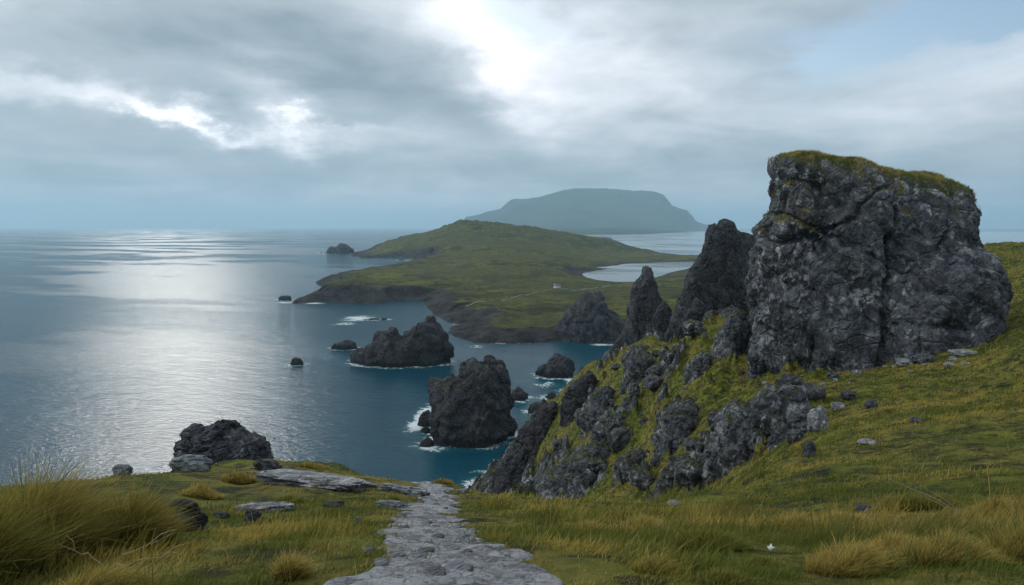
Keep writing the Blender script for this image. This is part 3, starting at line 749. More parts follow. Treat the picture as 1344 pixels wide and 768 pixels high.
# grass cap on its top: blades on upward faces
rng = np.random.default_rng(5)
def blades(name, pts, hgt, wid, colr, mat, lean=None, parent=None, seg=3, curl=.5, origin=None, wind=(.35, .05)):
    """pts Nx3 roots; hgt, wid N; colr Nx3"""
    n_ = len(pts)
    az = rng.uniform(0, 2 * math.pi, n_)
    if lean is None:
        l0 = rng.uniform(.1, .7, n_)
        lean = np.stack([np.cos(az) * l0 + wind[0], np.sin(az) * l0 + wind[1]], -1)
    side = rng.uniform(0, math.pi, n_)
    sdx, sdy = np.cos(side), np.sin(side) * .6
    co = []; 
    for k in range(seg):
        t = k / seg
        w = wid * (1 - t ** 1.5 * .75)
        bx = pts[:, 0] + lean[:, 0] * hgt * (t ** 1.7); by = pts[:, 1] + lean[:, 1] * hgt * (t ** 1.7)
        bz = pts[:, 2] + hgt * (t - curl * .45 * t * t * np.hypot(lean[:, 0], lean[:, 1]))
        co.append(np.stack([bx - sdx * w / 2, by - sdy * w / 2, bz], -1)); co.append(np.stack([bx + sdx * w / 2, by + sdy * w / 2, bz], -1))
    t = 1.
    co.append(np.stack([pts[:, 0] + lean[:, 0] * hgt, pts[:, 1] + lean[:, 1] * hgt, pts[:, 2] + hgt * (1 - curl * .45 * np.hypot(lean[:, 0], lean[:, 1]))], -1))
    m_ = 2 * seg + 1
    co = np.stack(co, 1).reshape(-1, 3)
    bidx = (np.arange(n_) * m_)[:, None]
    tris = []
    for k in range(seg - 1):
        a = 2 * k
        tris += [[a, a + 1, a + 3], [a, a + 3, a + 2]]
    a = 2 * (seg - 1); tris.append([a, a + 1, a + 2])
    fc = (bidx[:, :, None] + np.array(tris)[None]).reshape(-1, 3)
    tt_ = np.array([k / seg for k in range(seg) for _ in (0, 1)] + [1.])
    base_c, tip_c = colr
    C = base_c[:, None, :] * (1 - tt_)[None, :, None] + tip_c[:, None, :] * tt_[None, :, None]
    C = np.concatenate([C, np.ones((n_, m_, 1))], 2)
    return raw_mesh(name, co, fc, mat, parent, smooth=False, colors={'tint': C}, origin=origin)

m_grass, n, b = material('grass_blades')
cattr = n.attr('tint', 'Color')
dif = n.new('ShaderNodeBsdfDiffuse'); n.put(dif.inputs[0], cattr)
trn = n.new('ShaderNodeBsdfTranslucent'); n.put(trn.inputs[0], cattr)
gls = n.new('ShaderNodeBsdfGlossy'); gls.inputs['Roughness'].default_value = .45; n.put(gls.inputs[0], (.6, .65, .6))
mx1 = n.new('ShaderNodeMixShader'); mx1.inputs[0].default_value = .42; n.t.links.new(dif.outputs[0], mx1.inputs[1]); n.t.links.new(trn.outputs[0], mx1.inputs[2])
mx2 = n.new('ShaderNodeMixShader'); mx2.inputs[0].default_value = .012; n.t.links.new(mx1.outputs[0], mx2.inputs[1]); n.t.links.new(gls.outputs[0], mx2.inputs[2])
n.t.links.new(mx2.outputs[0], n.t.nodes['Material Output'].inputs['Surface'])

GREEN = np.array([.062, .086, .018]); GREEN2 = np.array([.155, .172, .030]); STRAW = np.array([.60, .45, .14]); OCH = np.array([.44, .30, .05]); DARK = np.array([.022, .036, .010])
def blade_cols(x, y, straw_bias=0.):
    a = fbm(x * .22, y * .22, None, 3, 301); c = fbm(x * 1.1, y * 1.1, None, 3, 302)
    r = rng.uniform(0, 1, len(x))
    st = np.clip(.24 + a * 2.6 + c * 2.2 + straw_bias + (r - .5) * .6, 0, 1)
    e3 = fbm(x * .5 + 7, y * .5, None, 4, 303)
    dk = np.clip(e3 * 3.2 - .25 + (r - .5) * .3, 0, 1) * .85
    g = GREEN * (1 - r[:, None]) + GREEN2 * r[:, None]
    bc = g * (1 - dk[:, None]) + DARK * dk[:, None]
    s_ = STRAW * r[:, None] + OCH * (1 - r[:, None])
    base_c = bc * (1 - .35 * st[:, None]) + s_ * .35 * st[:, None]
    st = st * (1 - dk * .8)
    tip = bc * 1.15 * (1 - st[:, None]) + s_ * st[:, None]
    return base_c, tip

def scatter_up(G, frac, nzmin, count):
    nr = normals(G)
    if nr[G.shape[0] // 2, G.shape[1] // 2, 2] < 0: nr = -nr
    return nr
nr = scatter_up(GB, 1, .5, 0)
zt = GB[..., 2]
cand = np.argwhere((nr[..., 2] > .45) & (zt > zt.max() - 9.5))
dens = fbm(GB[..., 0] * .25, GB[..., 1] * .25, None, 3, 66)
cand = cand[(dens[cand[:, 0], cand[:, 1]] + rng.uniform(-.25, .25, len(cand))) > -.12]
ch = cand[rng.integers(0, len(cand), 42000)]
pp_ = GB[ch[:, 0], ch[:, 1]] + rng.normal(0, .05, (len(ch), 3)) * [1, 1, .2]
cap = blades('grass_cap', pp_ - np.array(root.location), rng.uniform(.15, .42, len(ch)), np.full(len(ch), .05), blade_cols(pp_[:, 0], pp_[:, 1], .05), m_grass, seg=2, parent=root)

# ------------------------------------------------------------------ pinnacles and far crags
def T_(o, lab, cat, grp): return tag(o, lab, cat, grp)
g_ = 'jagged crags along the ridge'
o, _ = loaf('rock_pinnacle', rr("806,470 812,452 818,432 826,418 824,404 831,390 829,376 836,366 842,362 844,351 850,349 855,352 857,362 862,372 861,384 868,396 872,410 880,425 890,440 900,460"), 178, 8, M_crag, 31, (300, 180), s=2.4, amp=.7, q=.68, drop=18, tall=.4)
T_(o, 'slender rock pinnacle with a knob on top rising against the lagoon', 'pinnacle', g_)
o, _ = loaf('rock_ridge', rr("866,470 874,440 884,414 890,396 899,378 904,358 912,345 918,336 926,325 930,306 935,297 940,299 944,291 953,290 961,293 966,301 980,306 994,314 1012,325 1034,345 1050,400 1060,470"), 150, 8, M_crag, 32, (420, 280), s=2.4, amp=.75, q=.85, drop=14, tall=.45)
T_(o, 'broad dark crag with a notched summit and green back, left of the big outcrop', 'crag', g_)
kn, _ = loaf('summit_knob', rr("914,352 920,338 925,322 927,306 931,295 938,293 941,298 944,290 949,287 957,288 963,292 966,303 971,316 979,330 985,350"), 148, 3.4, M_crag, 35, (240, 160), s=1.5, amp=.42, q=.6, drop=4)
keep(kn, o)
kn2, _ = loaf('spur', rr("872,452 878,432 884,412 888,398 893,396 897,380 902,366 906,352 912,346 916,352 922,375 934,400 944,430"), 143, 3.6, M_crag, 36, (240, 160), s=1.8, amp=.55, q=.6, drop=8)
keep(kn2, o)
o, _ = loaf('rock_crag', rr("716,448 722,436 734,425 742,412 752,406 756,395 763,386 770,382 778,388 785,384 792,392 797,404 808,414 814,425 826,436 850,445"), 500, 26, M_crag, 33, (300, 180), s=9, amp=4.2, q=.7, floor=0, drop=6, tall=.5)
T_(o, 'rounded dark crag above the far shore of the cove', 'crag', g_)

for k, (ol, Yk, bk, lab) in enumerate([
    ("838,474 845,445 850,428 856,420 861,408 868,400 873,394 878,404 884,416 890,428 898,452", 166, 3.2, 'splintered fin between the slender pinnacle and the notched crag'),
    ("778,510 786,486 794,470 801,462 806,450 813,441 819,440 826,452 834,466 842,486", 162, 3.4, 'dark fin at the left foot of the slender pinnacle'),
    ("734,540 742,516 750,504 760,497 766,488 774,482 781,487 788,500 792,516", 168, 3.2, 'stepped rib lower down the crest from the pinnacle'),
    ("884,456 890,432 897,418 902,407 908,402 913,391 920,397 927,412 936,440", 128, 2.6, 'leaning fin at the near foot of the notched crag'),
    ("706,575 712,556 719,545 727,536 733,526 741,524 746,536 752,556", 182, 3., 'wet broken rib near the bottom of the crest above the channel')]):
    oo = rr(ol)
    o, _ = loaf('rock_fin', oo, Yk, bk, M_crag, 60 + k, (220, 140), s=2.0, amp=.8, q=.8, drop=10, tall=.4, lean=.5)
    T_(o, lab, 'crag', g_)

# ------------------------------------------------------------------ outcrops embedded in the green slope
OUT = [
 ("700,660 706,640 722,620 738,606 752,596 768,588 782,586 792,596 798,612 797,632 786,648 770,658", 6., 'big grey ribbed outcrop low on the slope just beyond the path end', 3.2, 768, 640),
 ("640,650 648,630 660,612 668,596 684,580 694,566 706,560 716,572 712,592 700,612 688,630 676,650", 8., 'dark jagged rib running down to the water at the slope foot', 3.5, 0, 0),
 ("806,630 808,610 818,598 828,592 842,588 852,590 856,602 850,618 838,632", 3., 'small dark outcrop right of the big ribbed one', 2.0, 0, 0),
 ("858,620 860,590 866,565 872,548 880,534 892,526 904,524 912,536 914,556 910,580 900,600 888,618", 4., 'tall grey buttress left of the central outcrops on the slope', 2.2, 0, 0),
 ("932,622 934,596 938,570 944,548 956,536 972,530 984,534 998,544 1006,560 1004,580 990,596 974,610 960,624", 4., 'widest lumpy outcrop near the grass edge below the big rock', 2.2, 0, 0),
 ("816,520 818,490 824,468 832,456 842,454 850,462 860,474 862,490 852,505 836,520", 5., 'ribbed grey cliff face high on the slope under the pinnacle', 2.6, 0, 0),
 ("776,580 780,560 786,548 796,538 806,536 812,546 810,562 802,578", 3., 'dark knob with a pale top in the middle of the slope', 1.8, 0, 0),
 ("896,505 898,490 904,478 914,468 926,462 936,470 934,486 922,498 908,508", 3., 'small cliff left of the big outcrop base', 1.8, 0, 0),
 ("928,490 932,470 940,452 948,430 956,416 966,408 976,412 980,430 974,455 962,480 946,496", 3.5, 'jagged fin leaning against the left foot of the big outcrop', 2., 0, 0),
 ("760,560 764,540 774,522 786,510 798,505 806,514 802,532 790,548 776,562", 4., 'broken dark outcrop on the seaward side of the slope', 2.2, 0, 0),
 ("900,640 904,620 912,606 924,600 934,606 936,622 926,638", 2.2, 'low dark outcrop tucked behind the grass edge', 1.4, 0, 0),
 ("1010,592 1014,574 1022,560 1032,556 1040,566 1042,580 1034,594", 1.6, 'pair of dark knobs above the grass edge', 1., 0, 0),
 ("735,540 740,520 752,505 764,494 776,488 784,496 780,512 766,528 750,544", 5., 'dark cliff rib dropping from the slope crest to the channel', 3., 0, 0),
 ("674,585 684,566 696,552 712,538 726,530 736,538 730,554 714,572 698,590", 6., 'black wet rib above the massive stack', 3., 0, 0),
]
for k, (ol, b_, lab, s_, _, _) in enumerate(OUT):
    ol = rr(ol); ox = np.array(ol)
    w = hit(float(ox[:, 0].mean()), float(ox[:, 1].max()) - .35 * np.ptp(ox[:, 1]), 26)
    Yc = w[1] + b_ * .25
    o, _ = loaf('slope_outcrop', ol, Yc, b_, M_slope if k not in (1, 12, 13) else M_sea, 50 + k, (240, 150), s=s_, amp=s_ * .45, q=.80, drop=2.5, tall=.6, lean=.5)
    T_(o, lab, 'outcrop', 'outcrops in the green slope')

# ------------------------------------------------------------------ boulders
# px,py of base, width px, height px, material, label
BO = [
 (1046, 522, 24, 24, M_light, 'round pale boulder directly under the big outcrop'),
 (1076, 566, 26, 40, M_light, 'tallest pale boulder among those below the big outcrop'),
 (1048, 566, 24, 34, M_mid, 'upright grey boulder left of the tallest pale one'),
 (1046, 582, 22, 22, M_mid, 'grey boulder below the upright one'),
 (1102, 538, 16, 12, M_light, 'small pale boulder right of the tallest pale one'),
 (1116, 524, 18, 14, M_mid, 'dull grey boulder higher up beside the small pale one'),
 (1146, 536, 18, 13, M_mid, 'lone grey boulder sunk in grass right of the boulder group'),
 (1064, 600, 16, 28, M_mid, 'narrow grey boulder at the grass edge'),
 (1142, 584, 22, 6, M_light, 'flat white stone on the smooth turf'),
 (1010, 560, 26, 26, M_mid, 'grey boulder atop the widest outcrop edge'),
 (1216, 478, 30, 16, M_mid, 'broken rubble block at the foot of the big outcrop'),
 (1190, 480, 20, 10, M_light, 'largest pale rubble stone at the foot of the big outcrop'),
 (1270, 468, 30, 10, M_light, 'long pale rubble stone under the outcrop right corner'),
 (1292, 440, 18, 10, M_mid, 'small stone by the outcrop right side'),
 (1096, 498, 16, 10, M_mid, 'stone against the outcrop foot near its middle'),
 (1205, 556, 18, 8, M_mid, 'half-buried stone on the open hillside'),
 (1137, 673, 20, 10, M_mid, 'small grey stone in the long grass on the right'),
 (886, 664, 16, 6, M_light, 'small pale stone at the edge of the right grass'),
 (718, 656, 16, 14, M_light, 'white pointed rock at the foot of the ribbed outcrop'),
]
for k, (px, py, w, h, mt, lab) in enumerate(BO):
    c = hit(px, py - 1, 2 if py > 650 else 20)
    d_ = c[1]; rx = w / 2 / F * d_; rz = h / 2 / F * d_ * .95
    o = boulder('boulder', (c[0], c[1] + rx * .5, c[2]), (rx * 1.1, rx * .9, rz), mt, 80 + k, block=.25, rotz=k * .7, sink=.30, amp=.30)
    T_(o, lab, 'boulder', 'boulders on the hillside')

rs2 = np.random.default_rng(44)
nsr = 0
for k in range(900):
    px, py = rs2.uniform(690, 1060), rs2.uniform(430, 640)
    if py < 640 - (px - 620) * .75 - 20 or py > 690 - (px - 700) * .25: continue
    c = hit(px, py, 24)
    if c[1] < 26 or c[1] > 165 or c[2] < 4 or rs2.uniform() > .5 * float(rock_at(c[0], c[1])) + .22: continue
    w = rs2.uniform(.25, .9) ** 1.6 * 2.0
    o = boulder('slope_rock', (c[0], c[1], c[2]), (w, w * rs2.uniform(.6, 1.), w * rs2.uniform(.5, 1.)), M_slope if k % 3 else M_mid, 300 + k, res=(56, 36), block=.3, rotz=rs2.uniform(0, 3), sink=.3, amp=.34)
    o['label'] = 'small angular rock jutting from the craggy green slope'; o['category'] = 'rock'; o['group'] = 'small rocks on the craggy slope'
    nsr += 1
    if nsr >= 75: break
print('slope rocks', nsr)
for k in range(26):
    px = rs2.uniform(1000, 1300); py = 512 - (px - 1000) * .15 + rs2.normal(0, 7)
    c = hit(px, py, 24); w = rs2.uniform(.12, .42)
    o = boulder('rubble_stone', (c[0], c[1], c[2]), (w, w * .8, w * rs2.uniform(.4, .8)), M_light, 1300 + k, res=(40, 26), block=.3, rotz=rs2.uniform(0, 3), sink=.3, amp=.3)
    o['label'] = 'small pale rubble stone strewn along the foot of the big outcrop'; o['category'] = 'stone'; o['group'] = 'rubble stones under the big outcrop'
# foreground rocks
FG = [
 ('rock_slab', 408, 644, 165, 24, M_light, 'large pale flat slab left of the path', .3, 1.1),
 ('rock_slab', 345, 673, 76, 8, M_light, 'long thin pale slab in front of the largest slab', .5, 1.),
 ('rock_slab', 530, 652, 66, 16, M_light, 'pale bare bedrock slab at the head of the path', .55, 1.1),
 ('rock_slab', 515, 668, 42, 8, M_light, 'pale flat stone on the left edge of the path', .5, 1.),
 ('boulder', 250, 622, 52, 18, M_light, 'rounded pale rock left of the dark boulder on the rim', .3, 1.),
 ('boulder', 194, 622, 64, 22, M_light, 'broad grey rock on the far left rim', .3, 1.),
 ('boulder', 160, 628, 24, 14, M_light, 'small pale rock at the left end of the rim rocks', .3, 1.),
 ('boulder', 226, 712, 70, 44, M_dark, 'dark rough rock half under the wind-blown tussock', .35, 1.),
 ('boulder', 331, 690, 28, 16, M_dark, 'small dark rock in the short turf', .3, 1.),
 ('boulder', 291, 682, 22, 8, M_mid, 'small grey stone in short turf behind the dark rock', .3, 1.),
 ('boulder', 350, 620, 34, 12, M_mid, 'low grey rock right of the dark boulder', .3, 1.),
 ('boulder', 375, 626, 30, 8, M_mid, 'flat grey rock just behind the largest slab', .3, 1.),
 ('boulder', 437, 668, 30, 8, M_mid, 'grey stone in the turf under the largest slab', .3, 1.),
 ('boulder', 470, 692, 10, 10, M_light, 'little white stone at the left path edge', .3, 1.),
 ('boulder', 497, 614, 24, 10, M_dark, 'dark low rock on the rim above the path head', .3, 1.),
 ('boulder', 625, 723, 14, 9, M_light, 'small white stone on the right path edge', .3, 1.),
 ('boulder', 608, 648, 16, 5, M_light, 'pale stone beside the path head on its right', .3, 1.),
 ('boulder', 100, 652, 22, 10, M_mid, 'grey stone between the two big tussocks', .3, 1.),
]
for k, (nm_, px, py, w, h, mt, lab, blk_, dep) in enumerate(FG):
    c = hit(px, py - h * .25, 2)
    d_ = c[1]; rx = w / 2 / F * d_
    vis = h / F * d_
    rz = vis * .7 if nm_ == 'boulder' else max(vis * .40, .06)
    ry = rx * .7 if nm_ == 'boulder' else rx * .42 * dep
    o = boulder(nm_, (c[0], c[1] + ry * .2, c[2]), (rx, ry, rz), mt, 120 + k, res=(180, 100) if w > 40 else (90, 56), block=blk_, rotz=(k * .37) % .6 - .3 if nm_ != 'boulder' else k, amp=.24 if nm_ == 'rock_slab' else .26, sink=.24, s=.55, follow=.8)
    T_(o, lab, 'slab' if nm_ == 'rock_slab' else 'boulder', 'rocks in the foreground turf')

# dark boulder standing beyond the left rim
o, _ = loaf('rim_boulder', rr("234,618 236,600 241,584 238,573 243,566 250,564 253,558 262,560 269,563 273,558 284,556 289,553 297,557 300,564 310,565 320,571 332,573 338,581 345,583 350,594 355,600 357,616"), 25, 1.9, M_dark, 41, (380, 240), s=.8, amp=.30, q=.6, drop=1.5, tall=1.5, lean=-1.1)
T_(o, 'big dark striated boulder rising past the left rim against the sea', 'boulder', None)

# path stones
rs = np.random.default_rng(9)
pst = []
for k in range(46):
    if k < 16:
        px, py, w = [(570, 764, 34), (600, 758, 44), (548, 742, 26), (560, 732, 22), (520, 738, 26), (500, 748, 20), (612, 735, 18), (640, 748, 24), (596, 744, 22), (575, 712, 18), (606, 712, 16), (540, 716, 18), (530, 700, 16), (560, 696, 14), (590, 728, 26), (485, 730, 16)][k]
    else:
        Yk = math.exp(rs.uniform(math.log(3.5), math.log(14))); xk = np.interp(Yk, pxy_y, pc) + rs.uniform(-1, 1) * np.interp(Yk, pxy_y, pw) * .95
        px = py = None; w = rs.uniform(6, 15)
    if px is not None: c = hit(px, py); 
    else: c = np.array([xk, Yk, float(ground(xk, Yk))])
    r_ = w / 2 / F * c[1]
    o = boulder('path_stone', (c[0], c[1], c[2] + .045), (r_, r_ * rs.uniform(.6, .95), r_ * rs.uniform(.14, .26)), M_light if k % 3 else M_pale, 200 + k, res=(44, 28), block=.35, rotz=rs.uniform(0, 3), sink=.3, amp=.22)
    tag(o, 'flat pale stone bedded in the gravel footpath' if k % 3 else 'flat grey stone bedded in the gravel footpath', 'stone', 'pale stones in the path' if k % 3 else 'grey stones in the path')

# ------------------------------------------------------------------ GRASS
Nb = 360000
a_ = rng.uniform(-.84, .84, Nb); l_ = rng.uniform(math.log(2.3), math.log(115), Nb)
y_ = np.exp(l_); x_ = a_ * y_
pr_ = path_rel(x_, y_); rk_ = rock_at(x_, y_)
z_ = ground(x_, y_)
keepm = (pr_ > rng.uniform(-.26, .04, Nb) * (vnoise(x_ * 2.3, y_ * 2.3, s=8) > -.2) * 1.5) & (rk_ < .35)
# skip steep parts facing away / hidden
zb = ground(x_, y_ * 1.02 + .1)
keepm &= np.abs(zb - z_) / (y_ * .02 + .1) < 1.6
x_, y_, z_ = x_[keepm], y_[keepm], z_[keepm]
n1 = fbm(x_ * .9, y_ * .9, None, 3, 311); n2 = fbm(x_ * .25, y_ * .25, None, 2, 312)
n0 = fbm(x_ * 2.6, y_ * 2.6, None, 3, 313)
hgt = (.030 + .15 * np.clip(n1 * 1.6 + .05, 0, 1) ** 1.3 + .10 * np.clip(n2 * 2.2, 0, 1) + .07 * np.clip(n0 * 1.8, 0, 1)) * (.4 + rng.gamma(2.2, .28, len(x_)))
prr = path_rel(x_, y_)
hgt *= .55 + .45 * sstep(0, .8, prr)
# left of the path the turf is cropped short beyond the tussocks
short = sstep(640, 560, x_ / y_ * F + 672) * sstep(6, 9, y_)
hgt *= 1 - .5 * short
hgt *= 1 + .6 * sstep(30, 80, y_)
rightlong = sstep(.1, .35, x_ / y_) * sstep(4.2, 5.5, y_) * sstep(11, 8, y_) * np.clip(n1 * 2 + .5, 0, 1)
hgt *= 1 + .8 * rightlong
wid = (.0011 * y_ + .0028) * rng.uniform(.5, 1.6, len(x_))
bc, tc_ = blade_cols(x_, y_, 0 + .0)
sb = (rightlong * .5)[:, None]
tc_ = tc_ * (1 - sb) + np.array([.34, .24, .08]) * sb * rng.uniform(.6, 1.1, (len(x_), 1))
o = blades('grass', np.stack([x_, y_, z_ - .02], -1), hgt, wid, (bc, tc_), m_grass, seg=3)
tag(o, 'windblown green and straw grass covering the headland', 'grass', kind='stuff')

# rougher, larger tufts of the same cover out on the slope and the far side of the hill
Nf = 170000
y2 = np.exp(rng.uniform(math.log(24), math.log(170), Nf)); x2 = rng.uniform(.0, .82, Nf) * y2
z2 = ground(x2, y2); k2 = (rock_at(x2, y2) < .30) & (z2 > 6) & (fbm(x2 * .35, y2 * .35, None, 3, 320) + rng.uniform(-.3, .3, Nf) > -.08)
x2, y2, z2 = x2[k2], y2[k2], z2[k2]
h2_ = (.10 + .22 * np.clip(fbm(x2 * .5, y2 * .5, None, 3, 321) * 2 + .2, 0, 1)) * rng.uniform(.5, 1.5, len(x2)) * (.7 + y2 / 160)
o = blades('hillside_grass', np.stack([x2, y2, z2 - .03], -1), h2_, (.0014 * y2 + .002) * rng.uniform(.6, 1.4, len(x2)), blade_cols(x2, y2, .03), m_grass, seg=2)
tag(o, 'coarser tufted grass on the craggy slope and far hillside', 'grass', kind='stuff')

# tussocks
TU = [  # px, py of base, radius px, height px, blades, straw, wind, label
 (30, 735, 112, 135, 7000, .45, .38, 'largest tussock of windblown grass at the left edge'),
 (160, 722, 70, 88, 5000, .42, .42, 'second big tussock leaning right over the dark rock'),
 (-50, 765, 100, 130, 4000, .3, .4, 'dark tussock cut by the lower left corner'),
 (100, 775, 100, 56, 3500, .7, .8, 'loose dry tussock in front of the two biggest ones'),
 (380, 760, 26, 44, 1500, .8, .35, 'thin straw-coloured tuft alone near the bottom left of the path'),
 (310, 634, 26, 16, 1400, .6, .3, 'ochre tuft left of the large pale slab'),
 (260, 652, 34, 18, 1500, .8, .3, 'orange-brown tuft behind the dark rock'),
 (375, 662, 34, 16, 1500, .1, .2, 'green hump of grass in front of the large pale slab'),
 (408, 615, 26, 10, 1300, .6, .2, 'brown tuft on the rim right of the dark boulder'),
 (186, 612, 20, 8, 900, .4, .2, 'bushy tuft on top of the far left rim rocks'),
 (660, 668, 46, 18, 2400, .35, .2, 'rounded tussock on the rim right of the path head'),
 (580, 635, 18, 9, 1000, .5, .2, 'small tuft on the rim at the path head'),
 (515, 662, 28, 14, 1200, .2, .2, 'green tuft overhanging the path left edge'),
 (840, 706, 48, 34, 3000, .75, .35, 'golden tussock left of the green hollow on the right'),
 (930, 722, 70, 34, 3800, .1, .3, 'deep green patch of tall grass on the right'),
 (1050, 700, 60, 30, 2800, .7, .35, 'golden tussock behind the deep green patch'),
 (1120, 752, 70, 48, 3600, .8, .6, 'dry reddish tussock leaning right near the bottom'),
 (1215, 668, 54, 26, 2800, .2, .2, 'dark mounded tussock on the right hillside with a dead stem'),
 (1250, 740, 80, 52, 4000, .6, .4, 'tall straw tussock in the lower right'),
 (1340, 745, 60, 60, 3000, .5, .3, 'tall tussock at the right edge bottom'),
 (1310, 672, 30, 20, 1600, .4, .3, 'mid-sized tussock at the right edge'),
 (955, 765, 50, 22, 2000, .3, .3, 'low brown-green tussock at the bottom edge'),
 (1175, 728, 46, 34, 2600, .85, .5, 'bleached straw tussock between the reddish and tall straw ones'),
 (1290, 706, 44, 30, 2400, .75, .4, 'golden tussock on the right below the dark mounded one'),
 (865, 752, 44, 30, 2200, .6, .45, 'ragged golden tuft right of the path at the bottom'),
 (770, 700, 40, 22, 2000, .8, .35, 'low golden tuft nearest the path on the right'),
 (1000, 742, 26, 16, 1000, .15, .3, 'short green tuft beside the tiny white leaf'),
 (1105, 690, 44, 24, 2200, .8, .35, 'golden tuft left of the dark mounded tussock'),
 (930, 672, 30, 12, 1400, .4, .2, 'small tuft at the foot of the smooth hillside'),
]
for k, (px, py, rp, hp_, cnt, st, wd, lab) in enumerate(TU):
    c = hit(px, py, 1.6) if py < 768 else None
    if c is None:
        Yk = 3.2; c = np.array([(px - 672) / F * 3.25, Yk, 0]); c[2] = ground(c[0], c[1])
    d_ = max(c[1], 1.5); r_ = rp / F * d_ * 1.02; hh_ = hp_ / F * d_ * 1.0
    rad = r_ * rng.uniform(0, 1, cnt) ** .62 ; an = rng.uniform(0, 2 * math.pi, cnt)
    bx = c[0] + np.cos(an) * rad * .8; by = c[1] + np.sin(an) * rad * .6 + r_ * .2
    bz = ground(bx, by) - .02 + hh_ * .16 * np.sqrt(np.maximum(1 - (rad / r_) ** 2, 0))
    l0 = rad / r_
    lean = np.stack([np.cos(an) * l0 * .5 + rng.normal(0, .30, cnt) + wd * rng.uniform(.5, 1.4, cnt), np.sin(an) * l0 * .45 + rng.normal(0, .28, cnt)], -1)
    hg = hh_ * rng.uniform(.35, 1.1, cnt) * (1 - .45 * l0) * (1 + .5 * vnoise(bx * 5, by * 5, s=k))
    r1 = rng.uniform(0, 1, cnt); stv = np.clip(st + (r1 - .5) * .8, 0, 1)[:, None]
    r2 = rng.uniform(.6, 1.15, (cnt, 1))
    base_c = (GREEN * .8 * (1 - stv) + OCH * .5 * stv) * r2
    tip_c = (GREEN2 * (1 - stv * .9) + STRAW * stv * .95) * r2
    fc = blades('grass_tussock', np.stack([bx, by, bz], -1), hg, np.full(cnt, max(.0045, .0014 * d_)) * rng.uniform(.5, 1.6, cnt), (base_c, tip_c), m_grass, lean=lean, seg=5, curl=.7, origin=(c[0], c[1], c[2]))
    T_(fc, lab, 'grass tussock', 'grass tussocks')

# dead stems
m_stem, n, b = material('dry_stem'); n.put(b.inputs['Base Color'], n.mix(n.noise(world_pos(n)[0], 40, 3), (.22, .17, .10), (.38, .32, .22))); n.put(b.inputs['Roughness'], .8)
def tube(name, chains, mat, origin):
    co, fc = [], []
    for ch_ in chains:
        ch_ = np.array(ch_); k0 = len(co)
        for i, (x, y, z, r) in enumerate(ch_):
            for j in range(6): a = j * math.pi / 3; co.append((x + r * math.cos(a), y + r * math.sin(a) * .7, z + r * math.sin(a) * .7))
        for i in range(len(ch_) - 1):
            for j in range(6):
                fc.append((k0 + i * 6 + j, k0 + i * 6 + (j + 1) % 6, k0 + i * 6 + 6 + (j + 1) % 6, k0 + i * 6 + 6 + j))
    return raw_mesh(name, co, fc, mat, origin=origin)
def stem(px0, py0, dirs, lab, seed, th=.006):
    r_ = np.random.default_rng(seed); c = hit(px0, py0); ch = []
    for (dx, dz, dy, L_) in dirs:
        pts = [(c[0], c[1], c[2], th)]
        for i in range(1, 9):
            t = i / 8
            pts.append((c[0] + dx * L_ * t + r_.normal(0, .004), c[1] + dy * L_ * t + r_.normal(0, .008), c[2] + dz * L_ * (t ** .7) + r_.normal(0, .008), th * (1 - t * .75)))
        ch.append(pts)
        m = pts[5]
        ch.append([m, (m[0] + dx * .05 + .03, m[1], m[2] + .06, .002), (m[0] + dx * .12 + .05, m[1], m[2] + .09, .001)])
    o = tube('dead_stem', ch, m_stem, (c[0], c[1], c[2])); T_(o, lab, 'plant stem', None)
stem(1268, 684, [(-.9, .48, 0, .95), (-.8, .62, .1, .6), (-.6, .35, .1, .7)], 'bent dry stem arching from the dark tussock on the right hillside', 1)
stem(140, 750, [(.9, .5, 0, .45), (1., .25, 0, .5), (-.8, .5, 0, .35)], 'dry bent stem in the grass at lower left', 2, .0028)
# small white feather-like leaf lying in the grass
c = hit(1011, 744)
lf = [(0, 0, .10), (.02, 0, .06), (.045, 0, .058), (.025, 0, .03), (0, 0, 0), (-.02, 0, .03), (-.035, 0, .06), (-.015, 0, .062)]
co = [(c[0] + a * .55, c[1] + .02 * i % .01, c[2] + .09 + z * .55) for i, (a, _, z) in enumerate(lf)] 
co2 = [(x, y + .004, z) for x, y, z in co]
ctr = [(c[0], c[1] - .012, c[2] + .115), (c[0], c[1] + .016, c[2] + .115)]
allc = co + co2 + ctr
fcs = [(16, i, (i + 1) % 8) for i in range(8)] + [(17, 8 + (i + 1) % 8, 8 + i) for i in range(8)] + [(i, 8 + i, 8 + (i + 1) % 8) for i in range(8)] + [(i, 8 + (i + 1) % 8, (i + 1) % 8) for i in range(8)]
m_w, n, b = material('white_leaf'); n.put(b.inputs['Base Color'], n.mix(n.noise(world_pos(n)[0], 60, 3), (.55, .57, .6), (.78, .8, .82)))
o = raw_mesh('pale_leaf', allc, fcs, m_w, smooth=False, origin=tuple(c)); T_(o, 'tiny white star-shaped leaf caught in the lower right grass', 'leaf', None)

